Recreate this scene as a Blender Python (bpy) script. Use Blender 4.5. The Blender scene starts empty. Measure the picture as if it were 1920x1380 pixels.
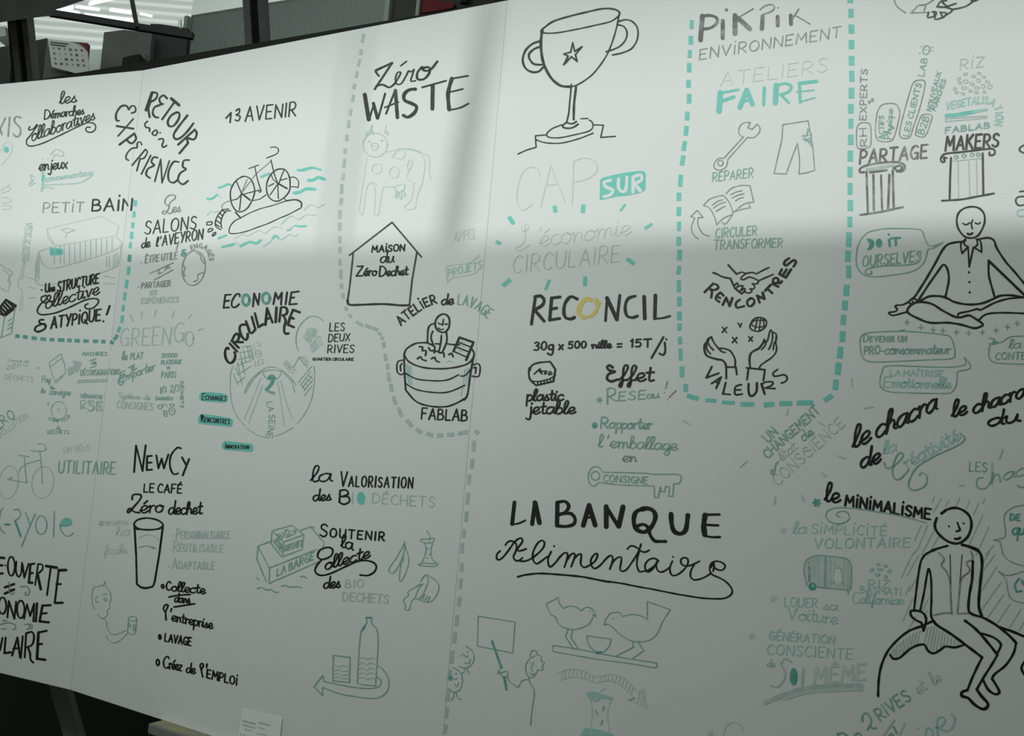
import bpy, bmesh, math, random
from mathutils import Vector, Matrix
from mathutils.geometry import tessellate_polygon
random.seed(7)
SC = bpy.context.scene
C = SC.collection

# ------------------------------------------------------------------ camera
F_PX = 1800.0
PITCH, ROLL = 0.07875, 0.0841
CAM = Vector((0, 0, 1.5))
fw = Vector((0, math.cos(PITCH), math.sin(PITCH)))
r0 = Vector((1, 0, 0)); u0 = r0.cross(fw)
RT = r0 * math.cos(ROLL) + u0 * math.sin(ROLL)
UP = -r0 * math.sin(ROLL) + u0 * math.cos(ROLL)
cd = bpy.data.cameras.new('camera'); cam = bpy.data.objects.new('camera', cd); C.objects.link(cam)
cd.sensor_width = 36; cd.lens = F_PX / 1920 * 36; cd.clip_start = .05
cam.matrix_world = Matrix(((RT.x, UP.x, -fw.x, CAM.x), (RT.y, UP.y, -fw.y, CAM.y), (RT.z, UP.z, -fw.z, CAM.z), (0, 0, 0, 1)))
SC.camera = cam
# ------------------------------------------------------------------ light
w = bpy.data.worlds.new('world'); SC.world = w; w.use_nodes = True
w.node_tree.nodes['Background'].inputs[0].default_value = (.86, .90, .87, 1)
w.node_tree.nodes['Background'].inputs[1].default_value = .27
SUN_DIR = Vector((.40, .86, -.30)).normalized()
def lamp(name, kind, energy, col, loc, direction, **kw):
    d = bpy.data.lights.new(name, kind); d.energy = energy; d.color = col
    for k, v in kw.items(): setattr(d, k, v)
    o = bpy.data.objects.new(name, d); C.objects.link(o); o.location = loc
    o.rotation_euler = Vector(direction).to_track_quat('-Z', 'Y').to_euler()
    return o
lamp('sun', 'SUN', 1.19, (1.0, .985, .97), (-3, -5, 6), SUN_DIR, angle=math.radians(.55))
lamp('board_fill', 'AREA', 8.2, (.965, 1.0, .955), (-1.42, 1.13, 1.94), (.514, .858, 0), shape='RECTANGLE', size=2.3, size_y=.12)  # unseen strip lamp added close in front to grade the boards' brightness
lamp('side_fill', 'AREA', 11.3, (.96, 1.0, .97), (-1.206, -0.016, 3.121), (0.669, 0.628, -0.397), shape='RECTANGLE', size=.5, size_y=.5)  # added unseen lamp, lifts the upper right and gives it sheen
lamp('hall_fill', 'AREA', 42, (.90, 1.0, .96), (-4.0, 6.0, 4.6), (0, .35, -.3), shape='RECTANGLE', size=6, size_y=2)  # added fill for the hall panels, no window stands here
lamp('far_fill', 'AREA', 150, (.92, 1.0, .97), (-4.5, 8.2, 4.6), (0, 1, .05), shape='RECTANGLE', size=5, size_y=1.5)  # added fill aimed at the far wall to brighten it
SC.view_settings.view_transform = 'Standard'; SC.view_settings.look = 'None'
SC.view_settings.gamma = 1; SC.view_settings.use_curve_mapping = False
SC.view_settings.exposure = 0.0

# ------------------------------------------------------------------ helpers
def ray(px, py):
    return fw + RT * ((px - 960) / F_PX) - UP * ((py - 690) / F_PX)
def at(px, py, Y):                       # point seen at a pixel on the vertical plane y = Y
    d = ray(px, py); return CAM + d * (Y / d.y)
def mat(name, col, rough=.6, spec=.3, noise=None, metal=0, emit=0, bump=0, bscale=200):
    m = bpy.data.materials.new(name); m.use_nodes = True; nt = m.node_tree; b = nt.nodes['Principled BSDF']
    b.inputs['Base Color'].default_value = (*col, 1); b.inputs['Roughness'].default_value = rough
    b.inputs['Specular IOR Level'].default_value = spec; b.inputs['Metallic'].default_value = metal
    tc = nt.nodes.new('ShaderNodeTexCoord')
    if noise:                            # (scale, second colour, low, high)
        n = nt.nodes.new('ShaderNodeTexNoise'); n.inputs['Scale'].default_value = noise[0]; n.inputs['Detail'].default_value = 4
        nt.links.new(tc.outputs['Object'], n.inputs['Vector'])
        r = nt.nodes.new('ShaderNodeMapRange'); r.inputs[1].default_value = noise[2]; r.inputs[2].default_value = noise[3]
        nt.links.new(n.outputs['Fac'], r.inputs[0])
        mx = nt.nodes.new('ShaderNodeMix'); mx.data_type = 'RGBA'
        mx.inputs[6].default_value = (*col, 1); mx.inputs[7].default_value = (*noise[1], 1)
        nt.links.new(r.outputs[0], mx.inputs[0]); nt.links.new(mx.outputs[2], b.inputs['Base Color'])
    if bump:
        n = nt.nodes.new('ShaderNodeTexNoise'); n.inputs['Scale'].default_value = bscale; n.inputs['Detail'].default_value = 2
        nt.links.new(tc.outputs['Object'], n.inputs['Vector'])
        bp = nt.nodes.new('ShaderNodeBump'); bp.inputs['Strength'].default_value = bump; bp.inputs['Distance'].default_value = .002
        nt.links.new(n.outputs['Fac'], bp.inputs['Height']); nt.links.new(bp.outputs[0], b.inputs['Normal'])
    if emit:
        b.inputs['Emission Color'].default_value = (*col, 1); b.inputs['Emission Strength'].default_value = emit
    return m
def corrugated(name, col, col2, scale, axis, rough=.5):
    m = mat(name, col, rough); nt = m.node_tree; b = nt.nodes['Principled BSDF']
    tc = nt.nodes['Texture Coordinate']; wv = nt.nodes.new('ShaderNodeTexWave'); wv.bands_direction = axis
    wv.inputs['Scale'].default_value = scale; wv.inputs['Distortion'].default_value = .6; wv.inputs['Detail'].default_value = 2
    nt.links.new(tc.outputs['Object'], wv.inputs['Vector'])
    mx = nt.nodes.new('ShaderNodeMix'); mx.data_type = 'RGBA'; mx.inputs[6].default_value = (*col, 1); mx.inputs[7].default_value = (*col2, 1)
    nt.links.new(wv.outputs['Fac'], mx.inputs[0]); nt.links.new(mx.outputs[2], b.inputs['Base Color'])
    bp = nt.nodes.new('ShaderNodeBump'); bp.inputs['Strength'].default_value = .5; bp.inputs['Distance'].default_value = .02
    nt.links.new(wv.outputs['Fac'], bp.inputs['Height']); nt.links.new(bp.outputs[0], b.inputs['Normal'])
    return m
def add_box(bm, c, s, rot=None):
    m = Matrix.Translation(Vector(c)) @ (rot.to_4x4() if rot else Matrix()) @ Matrix.Diagonal((*s, 1))
    return bmesh.ops.create_cube(bm, size=1, matrix=m)['verts']
def add_quadbox(bm, pts, off):           # a slab: four corners and an offset through its thickness
    a = [bm.verts.new(p) for p in pts]; b = [bm.verts.new(Vector(p) + Vector(off)) for p in pts]
    bm.faces.new(a); bm.faces.new(b[::-1]); n = len(a)
    for i in range(n): bm.faces.new((a[i], b[i], b[(i + 1) % n], a[(i + 1) % n]))
def add_bar(bm, p, q, wx, wy, side=None):
    p, q = Vector(p), Vector(q); z = (q - p).normalized(); s = Vector(side) if side else Vector((1, 0, 0))
    s = (s - z * s.dot(z)).normalized(); t = z.cross(s)
    R = Matrix((s, t, z)).transposed()
    add_box(bm, (p + q) / 2, (wx, wy, (q - p).length), R)
def add_cyl(bm, p, q, r, seg=16):
    p, q = Vector(p), Vector(q); d = q - p
    M = Matrix.Translation((p + q) / 2) @ d.to_track_quat('Z', 'Y').to_matrix().to_4x4()
    bmesh.ops.create_cone(bm, cap_ends=True, segments=seg, radius1=r, radius2=r, depth=d.length, matrix=M)
def obj(name, bm, m, parent=None, bevel=0, smooth=False):
    bmesh.ops.recalc_face_normals(bm, faces=bm.faces)
    me = bpy.data.meshes.new(name); bm.to_mesh(me); bm.free()
    for mm in (m if isinstance(m, (list, tuple)) else [m]): me.materials.append(mm)
    if smooth:
        for p in me.polygons: p.use_smooth = True
    o = bpy.data.objects.new(name, me); C.objects.link(o)
    if parent:
        o.parent = parent; o.matrix_parent_inverse = Matrix.Translation(-Vector(parent.location))
    if bevel:
        b = o.modifiers.new('bevel', 'BEVEL'); b.width = bevel; b.segments = 2; b.limit_method = 'ANGLE'
    return o
def thing(name, label, cat, loc, group=None):
    o = bpy.data.objects.new(name, None); C.objects.link(o); o.location = loc; o.empty_display_size = .1
    o['label'] = label; o['category'] = cat
    if group: o['group'] = group
    return o
def tag(o, label, cat, group=None):
    o['label'] = label; o['category'] = cat
    if group: o['group'] = group
    return o
def struct(name, bm, m):
    o = obj(name, bm, m); o['kind'] = 'structure'; return o

# ------------------------------------------------------------------ the setting
M = {}
M['floor'] = mat('dark_floor', (.022, .026, .024), .7, .2, (3, (.03, .033, .031), .4, .6))
M['plaster'] = mat('grey_plaster', (.30, .33, .31), .9, .2, (2, (.26, .29, .27), .4, .6))
M['black'] = mat('black_panel', (.04, .046, .041), .8, .12)
M['dark'] = mat('dark_panel', (.016, .019, .017), .7, .2)
M['steel'] = mat('dark_steel', (.13, .135, .118), .55, .3, (6, (.10, .105, .095), .4, .6))
M['beam'] = mat('beam_paint', (.012, .013, .012), .7, .2)
M['column'] = mat('column_paint', (.18, .185, .162), .6, .3, (6, (.14, .145, .13), .4, .6))
M['midgrey'] = mat('grey_panel', (.07, .074, .065), .8, .2, (4, (.06, .06, .053), .4, .6))
M['palegrey'] = mat('pale_panel', (.45, .50, .47), .7, .2)
M['roof'] = corrugated('corrugated_roof', (.80, .85, .83), (.50, .56, .54), 2.6, 'Z')
M['sheet'] = corrugated('ribbed_sheet', (.16, .19, .175), (.13, .155, .145), 16, 'X', .45)
M['white'] = mat('white_paint', (.86, .91, .885), .6, .3)
M['lamp'] = mat('lamp_tube', (.95, 1, .98), .5, .2, emit=2.2)
M['red'] = mat('red_print', (.09, .006, .008), .7, .2)
M['poster'] = mat('poster_paper', (.30, .31, .285), .8, .2)
M['print'] = mat('poster_ink', (.05, .06, .06), .8, .2)

# boards: ground point of the left seam, direction of each board, height range
S1 = Vector((-.96883, 2.31064)); B_BOT, B_TOP = .8404, 2.3404
AZ_A, AZ_B = -.4034, -.53958
BW = 1.05
DA = Vector((math.cos(AZ_A), math.sin(AZ_A), 0)); DB = Vector((math.cos(AZ_B), math.sin(AZ_B), 0))
NA = Vector((DA.y, -DA.x, 0)); NB = Vector((DB.y, -DB.x, 0))          # towards the viewer
P0 = Vector((S1.x, S1.y, 0)); P1 = P0 + DB * BW
BOARDS = {'A': (P0, DA, NA), 'B': (P0, DB, NB), 'C': (P1, DB, NB)}
def hit(px, py, k, off=0.0):
    p, d, n = BOARDS[k]; v = ray(px, py); q = p + n * off
    return CAM + v * ((q - CAM).dot(n) / v.dot(n))
def px_of(p):
    v = p - CAM; z = v.dot(fw); return (960 + F_PX * v.dot(RT) / z, 690 - F_PX * v.dot(UP) / z)
def seam_x(p, py):                        # where a board seam stands at a photo row
    a = px_of(Vector((p.x, p.y, B_TOP))); b = px_of(Vector((p.x, p.y, B_BOT)))
    return a[0] + (b[0] - a[0]) * (py - a[1]) / (b[1] - a[1])
def atz(px, py, z):
    d = ray(px, py); return CAM + d * ((z - CAM.z) / d.z)
def onplane(px, py, a, b):
    n = Vector((b.y - a.y, a.x - b.x, 0)); d = ray(px, py); return CAM + d * ((a - CAM).dot(n) / d.dot(n))

# floor and the wall behind the viewer with its window (daylight comes through here)
bm = bmesh.new(); add_box(bm, (0, 5, -.05), (30, 24, .1)); struct('floor', bm, M['floor'])
WY = -4.0
def back(p): return p - SUN_DIR * ((p.y - WY) / SUN_DIR.y)             # follow the sun back to the window plane
sill_l = back(hit(0, 457, 'A')); sill_r = back(hit(1900, 424, 'C'))
bm = bmesh.new()
sl = (sill_r.z - sill_l.z) / (sill_r.x - sill_l.x)
zL = sill_l.z + sl * (-7 - sill_l.x); zR = sill_l.z + sl * (5 - sill_l.x)
add_quadbox(bm, [(-7, WY, 0), (5, WY, 0), (5, WY, zR), (-7, WY, zL)], (0, -.2, 0))
add_quadbox(bm, [(-7, WY, 5.6), (5, WY, 5.6), (5, WY, 6.4), (-7, WY, 6.4)], (0, -.2, 0))
struct('wall_back', bm, mat('back_wall_plaster', (.12, .135, .128), .9, .2, (2, (.10, .115, .108), .4, .6)))
bm = bmesh.new()
def mullion(pa, pb, wid):
    a, b = back(hit(*pa, 'B')), back(hit(*pb, 'B')); d = (b - a).normalized()
    add_bar(bm, a - d * 1.6, b + d * .45, wid, .02)
mullion((920, 10), (845, 440), .062)
mullion((690, 60), (645, 440), .011)
mullion((655, 60), (610, 440), .007)
struct('window_1', bm, M['steel'])

# unseen slab added far outside: its soft shadow falls along the boards' upper edge
def far(p, Y): return p - SUN_DIR * ((p.y - Y) / SUN_DIR.y)
ca, cb = far(hit(100, 146, 'A'), -30), far(hit(720, 72, 'B'), -30); cd_ = cb - ca
bm = bmesh.new(); c0, c1 = ca - cd_ * 30, cb + cd_ * 30
add_quadbox(bm, [c0, c1, c1 + Vector((0, 0, 4)), c0 + Vector((0, 0, 4))], (0, -1, .6)); struct('shade_slab', bm, M['dark'])

# ------------------------------------------------------------------ hall beyond the boards
a = at(60, 40, 14.0); b = at(-400, -12, 14.0)
bm = bmesh.new(); add_box(bm, (0, 14.1, 4), (34, .2, 8)); struct('wall_far', bm, M['roof'])
# ribbed side wall with a pale band above it
zt = at(358, 34, 8.0).z; w0 = atz(358, 34, zt); w1 = atz(560, 1.5, zt)
wd = (w1 - w0).normalized(); wn = Vector((-wd.y, wd.x, 0))
if wn.y < 0: wn = -wn
e0 = w0; e1 = onplane(733, 20, w0, w1); e2 = onplane(1000, 0, w0, w1)
e1.z = e2.z = zt
up = lambda p, z: Vector((p.x, p.y, z))
def slab(p, q, z0, z1, t, off=0):
    o = wn * off; return [up(p, z0) + o, up(q, z0) + o, up(q, z1) + o, up(p, z1) + o], wn * t
bm = bmesh.new(); add_quadbox(bm, *slab(e0, e1, 0, zt, .1)); struct('wall_side', bm, M['sheet'])
bm = bmesh.new(); add_quadbox(bm, *slab(e0, e1, zt + .025, zt + 1.6, .1)); struct('wall_upper', bm, M['white'])
bm = bmesh.new(); add_quadbox(bm, *slab(e0, e1, zt, zt + .02, .06)); struct('trim_1', bm, M['steel'])
bm = bmesh.new(); add_quadbox(bm, *slab(e1, e2, 0, zt + 1.6, .1)); struct('wall_right', bm, mat('dark_grey_wall', (.028, .030, .026), .7, .2))  # the wall itself is dark grey
def strip(name, xa, xb, m, label, y=20, t=-.04):
    a, b = onplane(xa, y, w0, w1), onplane(xb, y, w0, w1); bm = bmesh.new()
    add_quadbox(bm, [up(a, 0), up(b, 0), up(b, zt + 1.5), up(a, zt + 1.5)], wn * t); return tag(obj(name, bm, m), label, 'post')
M['palesteel'] = mat('pale_steel', (.17, .20, .185), .5, .3)
strip('wall_post', 726, 735, M['palesteel'], 'pale grey post where the ribbed wall meets the dark panel')
strip('wall_post', 785, 791, M['palesteel'], 'thin pale grey post along the left edge of the red sign')
a, b = onplane(351, 60, w0, w1), onplane(357, 60, w0, w1)
bm = bmesh.new(); add_quadbox(bm, [up(a, 0), up(b, 0), up(b, zt), up(a, zt)], wn * -.05)
tag(obj('wall_post', bm, M['palesteel']), 'pale grey corner post at the left end of the ribbed wall', 'post')
bm = bmesh.new()
rs = [(791, -30), (791, 27), (835, 20), (851, 17), (855, 11), (850, 6), (836, 6), (822, 2), (810, -4), (806, -30)]
add_quadbox(bm, [onplane(x, y, w0, w1) - wn * .02 for x, y in rs], wn * .015)
tag(obj('wall_sign', bm, M['red']), 'dark red rounded sign on the dark panel above the board edge', 'sign')
bm = bmesh.new(); add_box(bm, onplane(874, -2, w0, w1) - wn * .03, (.05, .04, .10)); tag(obj('switch_box', bm, M['dark'], bevel=.005), 'small dark box on the dark panel right of the red sign', 'box')
# black partition behind the boards
zb = at(95, 147, 3.9).z; k0 = atz(-40, 168, zb); k1 = atz(560, 67, zb); k2 = atz(960, -2, zb)
bm = bmesh.new(); kn = Vector((-(k1 - k0).y, (k1 - k0).x, 0)).normalized() * .04
if kn.y < 0: kn = -kn
kk = k0 + (k0 - k1).normalized() * 1.2
add_quadbox(bm, [up(kk, 0), up(k1, 0), up(k1, zb), up(kk, zb)], kn)
struct('wall_partition', bm, M['black'])
k3 = k1 + (k2 - k1) * 1.3
bm = bmesh.new(); add_quadbox(bm, [up(k1, 0), up(k3, 0), up(k3, zb), up(k1, zb)], kn); struct('wall_partition_right', bm, M['black'])

def column(xa, ya, xb, yb, wpx, Y, label, zlow=0):
    s = Y / F_PX; p, q = at(xa, ya, Y), at(xb, yb, Y); d = (q - p).normalized()
    q2 = p + d * ((zlow - p.z) / d.z); p2 = p - d * 3.5
    t = thing('steel_column', label, 'column', q2)
    w_ = wpx * s
    for i, sx in enumerate((-1, 1)):
        bm = bmesh.new(); o = Vector((sx * (w_ / 2 - w_ * .16), 0, 0)); add_bar(bm, p2 + o, q2 + o, w_ * .32, w_ * .9); obj('flange', bm, M['column'], t, .004)
    bm = bmesh.new(); add_bar(bm, p2, q2, w_ * .4, w_ * .3); obj('web', bm, M['dark'], t)
    bm = bmesh.new(); add_box(bm, q2 + Vector((0, 0, .01)), (w_ * 1.5, w_ * 1.5, .02)); obj('base_plate', bm, M['steel'], t)
column(39.5, 30, 53, 158, 35, 5.0, 'dark steel column at the left, behind the left board')
column(479, 0, 484.5, 90, 42, 4.4, 'dark steel column standing in front of the ribbed wall')
bm = bmesh.new(); add_bar(bm, at(22, 30, 5.15), at(33, 158, 5.15), .03, .05); tag(obj('column_flank', bm, M['black']), 'black pipe beside the left steel column', 'pipe')  # black bar for the dark left flank of the column

bm = bmesh.new(); Yb = 4.6
add_quadbox(bm, [at(x, y, Yb) for x, y in ((-520, -90), (230, -90), (172, -4), (102, 19), (100, 29), (57, 34), (20, 39), (-520, 125))], ray(100, -20) * .3)
tag(obj('ceiling_beam', bm, M['steel']), 'broad dark overhead beam across the upper left corner', 'beam')
bm = bmesh.new(); add_bar(bm, at(92, 24, 6), at(362, 68, 6), .040, .04, (0, 0, 1)); tag(obj('cross_beam', bm, M['beam']), 'thin dark beam sloping down to the right below the lights', 'beam')
bm = bmesh.new(); add_bar(bm, at(242, -30, 5.9), at(257, 52, 5.9), .021, .03); tag(obj('hanging_rod', bm, M['beam']), 'black rod hanging down onto the thin sloping beam', 'rod')

def light(x0, y0, x1, y1, Y, r, label, first=[0]):
    p, q = at(x0, y0, Y), at(x1, y1, Y)
    t = thing('ceiling_light', label, 'light', p, 'strip lights under the hall roof')
    bm = bmesh.new(); add_cyl(bm, p, q, r); obj('tube', bm, M['lamp'], t)
    bm = bmesh.new(); add_bar(bm, p + Vector((0, .02, r * 1.6)), q + Vector((0, .02, r * 1.6)), r * 2.6, r * 1.2); obj('housing', bm, M['white'], t)
light(101, 23, 136, 14.5, 9, .0105, 'bright strip light at the end of the broad dark beam')
light(167, 8, 214, -3, 9, .0125, 'bright strip light at the top edge right of the broad beam')
light(142, 13, 186, 19, 11, .011, 'short strip light between the two brightest tubes')
light(122, 20, 148, 26, 11, .012, 'short strip light just right of the leftmost tube')
light(157, 29, 252, 40, 11, .013, 'long strip light above the thin sloping beam')
light(206, 19, 246, 25, 11, .013, 'strip light left of the hanging rod')
light(262, 26, 285, 31, 11, .009, 'strip light right of the hanging rod')
# ------------------------------------------------------------------ stands in the hall
def panel(name, pts, Y, th, m, label, cat='panel', floor=True):
    bm = bmesh.new(); P = [at(x, y, Y) for x, y in pts]
    if floor: P[-1].z = P[-2].z = 0
    add_quadbox(bm, P, (0, th, 0)); return tag(obj(name, bm, m), label, cat)
panel('hall_panel', [(-60, 98), (25, 84), (33, 175), (-60, 190)], 7, .08, M['dark'], 'dark hall panel at the left edge, left of the column')
panel('speaker_box', [(-10, 51), (9.5, 49.5), (11, 67), (-10, 70)], 9, .3, M['black'], 'small black box hanging at the left edge', 'box', False)
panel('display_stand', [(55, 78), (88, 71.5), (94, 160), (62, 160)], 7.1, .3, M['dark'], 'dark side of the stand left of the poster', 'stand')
panel('poster_stand', [(88, 74), (164, 80.5), (168, 175), (95, 160)], 7.0, .05, M['midgrey'], 'grey stand carrying the white logo poster', 'stand')
t = thing('poster', 'curled white poster with rows of small dark logos', 'poster', at(125, 135, 6.97))
pp = [(89.5, 73), (130, 77.5), (150, 84), (158, 89), (164, 97), (166.5, 135), (140, 137), (122, 132), (97, 125.5)]
bm = bmesh.new(); add_quadbox(bm, [at(x, y, 6.97) for x, y in pp], (0, .01, 0)); obj('sheet', bm, M['poster'], t)
random.seed(3)
bm = bmesh.new()
for r_, (y0, xs) in enumerate(((78.3, 0), (82.5, 1))):
    add_quadbox(bm, [at(x, y, 6.962) for x, y in ((94, y0 - .6), (128 - 5 * xs, y0 + 3), (128 - 5 * xs, y0 + 4.4), (94, y0 + .8))], (0, .004, 0))
for i in range(6):
    for j in range(4):
        cx, cy = 100 + i * 10.5 + j * 1.4, 90 + j * 9.4 + i * .75; s = random.uniform(.5, 1.9)
        if cx > 160: continue
        add_quadbox(bm, [at(cx + dx * s * 1.2, cy + dy * s, 6.962) for dx, dy in ((-1, -1), (1, -.8), (1, 1), (-1, .8))], (0, .004, 0))
obj('printing', bm, M['print'], t)['label'] = 'dark title lines and small logos'
bm = bmesh.new(); add_quadbox(bm, [at(x, y, 6.96) for x, y in ((147, 80), (163, 81.5), (163.8, 96), (158, 88))], (0, .005, 0)); obj('corner_print', bm, M['red'], t)['label'] = 'dark red corner'
bm = bmesh.new(); add_quadbox(bm, [at(x, y, 6.96) for x, y in ((95, 126), (123, 132.5), (126, 135), (97, 130))], (0, .005, 0)); obj('lower_fold', bm, M['black'], t)['label'] = 'dark fold along the bottom edge'
panel('hall_panel', [(164.5, 94), (199, 92), (202, 150), (166, 150)], 7.6, .06, M['palegrey'], 'pale grey hall panel right of the poster')
panel('hall_panel', [(195, 60.5), (232, 56), (285, 62), (288, 150), (200, 150)], 7.3, .08, M['midgrey'], 'mid grey hall panel right of the pale one')
panel('hall_panel', [(282, 44.5), (300, 45), (353, 53), (358, 150), (287, 150)], 7.4, .08, M['dark'], 'dark hall panel left of the ribbed wall')
panel('black_case', [(230, 108), (262, 101), (264, 140), (232, 140)], 4.05, .15, M['black'], 'black case behind the black partition', 'case')
panel('upright_stick', [(271.5, 102), (275.5, 102), (276, 125), (272.5, 125)], 4.6, .02, M['palesteel'], 'small pale upright stick above the black partition', 'stick')
panel('projector_mount', [(334, 36), (339, 36), (338.5, 52), (334, 50)], 7.2, .03, M['palegrey'], 'small pale bracket hanging left of the ribbed wall', 'bracket', False)

# ------------------------------------------------------------------ boards
M['board'] = mat('white_board', (.74, .795, .765), .42, .35, (1.6, (.725, .785, .755), .35, .65), bump=.05, bscale=260)
def rebase(o, loc):
    o.data.transform(Matrix.Translation(-Vector(loc))); o.location = loc; return o
def board(k, s0, s1, label):
    p, d, n = BOARDS[k]; bm = bmesh.new(); g = .00035 if k == 'A' else .00012; a, b = p + d * (s0 + g), p + d * (s1 - g)
    add_quadbox(bm, [up(a, B_BOT), up(b, B_BOT), up(b, B_TOP), up(a, B_TOP)], -n * .012)
    bm.verts.ensure_lookup_table()
    for i in range(4, 8): bm.verts[i].co += d * (.0012 if i in (4, 7) else -.0012)      # edges mitred towards the back
    o = obj('drawing_board', bm, M['board'], bevel=.0007)
    return tag(rebase(o, up((a + b) / 2, B_BOT)), label, 'board')
BO = {'A': board('A', -BW, 0, 'white drawing board at the left, partly cut off, with a bicycle and a striped box'),
      'B': board('B', 0, BW, 'middle white drawing board with a house, a wash tub and a drinking glass'),
      'C': board('C', 0, BW, 'right white drawing board with a trophy, clasped hands and a meditating figure')}
# high table that carries the boards
s0 = (hit(303, 1350, 'B') - P0).dot(DB)
TL = thing('high_table', 'pale table carrying the boards, its corner at the lower edge', 'table', up(P0 + DB * (s0 + .8), 0))
bm = bmesh.new(); q0, q1 = P0 + DB * s0, P1 + DB * 1.3; zt_ = B_BOT - .0005
add_quadbox(bm, [up(q0 + NB * .035, zt_ - .022), up(q1 + NB * .035, zt_ - .022), up(q1 + NB * .035, zt_), up(q0 + NB * .035, zt_)], -NB * .6)
obj('tabletop', bm, mat('table_edge', (.19, .20, .187), .5, .3), TL, .003)
bm = bmesh.new(); q2 = q0 + DB * .004
add_quadbox(bm, [up(q2 + NB * .032, zt_), up(q1 + NB * .032, zt_), up(q1 + NB * .0003, zt_), up(q2 + NB * .0003, zt_)], (0, 0, .0006))
obj('top_laminate', bm, mat('table_laminate', (.30, .29, .15), .5, .3, (60, (.22, .23, .19), .4, .6)), TL)['label'] = 'pale yellow table surface'
for si in (s0 + .05, (P1 - P0).length + 1.2):
    for o_ in (0, -.5):
        bm = bmesh.new(); c = P0 + DB * si + NB * o_; add_bar(bm, up(c, 0), up(c, zt_ - .022), .04, .04, DB); obj('leg', bm, M['dark'], TL, .003)
# slanted support behind the left seam
lp, lq = at(113, 1286, 2.66), at(140.5, 1381, 2.66); ld = (lq - lp).normalized()
lz = lp + ld * ((0 - lp.z) / ld.z)
ST = thing('board_stand', 'dark grey stand with a slanted leg below the left seam', 'stand', lz)
bm = bmesh.new(); add_bar(bm, lp - ld * .45, lz, .0458, .03); obj('leg', bm, mat('grey_leg_paint', (.26, .27, .24), .6, .3), ST, .003)
bm = bmesh.new(); add_cyl(bm, lz, lz + Vector((0, 0, .012)), .05); obj('foot', bm, M['dark'], ST)
fz = atz(-10, 1405, 0); bm = bmesh.new(); add_cyl(bm, fz, fz + Vector((0, 0, .03)), .11, 40)
tag(obj('round_base', bm, M['steel'], bevel=.005), 'dark round plate on the floor at the lower left corner', 'plate')
# paper label
LB = thing('paper_label', 'small white paper label stuck on the lower edge of the middle board', 'label', hit(490, 1345, 'B', .002))
bm = bmesh.new(); add_quadbox(bm, [hit(x, y, 'B', .0022) for x, y in ((454, 1329), (529, 1346.5), (523, 1402), (446, 1386))], -NB * .0004)
obj('sheet', bm, mat('label_paper', (.84, .88, .85), .7, .2), LB)
bm = bmesh.new()
for x0, y0, x1, y1, h in ((455, 1349.5, 480, 1356, 3.6), (485, 1353, 508, 1359, 3), (455, 1357.5, 479, 1364, 2.6), (458, 1366, 474, 1369.5, 2), (484, 1363, 497, 1366.5, 2), (481, 1374, 500, 1378, 2),
                           (451, 1375, 453, 1375.5, 7), (456, 1376, 459, 1377, 7), (462, 1377.5, 464, 1378, 7), (467, 1379, 469, 1379.5, 7)):
    n = max(1, int((x1 - x0) / 3.2))
    for i in range(n):
        f0, f1 = i / n, (i + .78) / n
        xa, ya, xb, yb = x0 + (x1 - x0) * f0, y0 + (y1 - y0) * f0, x0 + (x1 - x0) * f1, y0 + (y1 - y0) * f1
        bm.faces.new([bm.verts.new(hit(x, y, 'B', .0025)) for x, y in ((xa, ya), (xb, yb), (xb - .4, yb + h), (xa - .4, ya + h))])
obj('printing', bm, mat('label_ink', (.46, .50, .48), .8, .2), LB)['label'] = 'grey printed lines'
# ------------------------------------------------------------------ marker ink
def ink(name, col, lo=.45, hi=.75, sc=90, mix=.35, board=(.74, .795, .765)):
    c2 = tuple(a + (b - a) * mix for a, b in zip(col, board)); return mat('ink_' + name, col, .45, .3, (sc, c2, lo, hi))
INK = {'K': ink('black', (.010, .012, .011), mix=.02), 'G': ink('hazed_black', (.050, .058, .053), mix=.06), 'B': ink('worn_black', (.15, .155, .138), mix=.45, sc=60),  # G is thinner black ink, greyed by sun sheen put into its colour
       'M': ink('grey', (.26, .285, .27)), 'L': ink('pale_grey', (.535, .585, .56)), 'X': ink('faint_grey', (.635, .69, .665)),
       'T': ink('teal', (.165, .62, .53), mix=.12), 'U': ink('light_teal', (.36, .63, .57)), 'V': ink('faint_teal', (.53, .66, .62)),
       'D': ink('dark_teal_line', (.22, .44, .38)), 'E': ink('deep_teal', (.10, .385, .32), mix=.2), 'N': ink('grey_teal', (.44, .57, .54), mix=.4),
       'Y': ink('yellow', (.72, .65, .17), mix=.05), 'W': ink('bare_board', (.74, .795, .765), mix=0)}
LAYER = {'T': 0, 'U': 0, 'V': 0, 'N': 0, 'W': 2}
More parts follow.
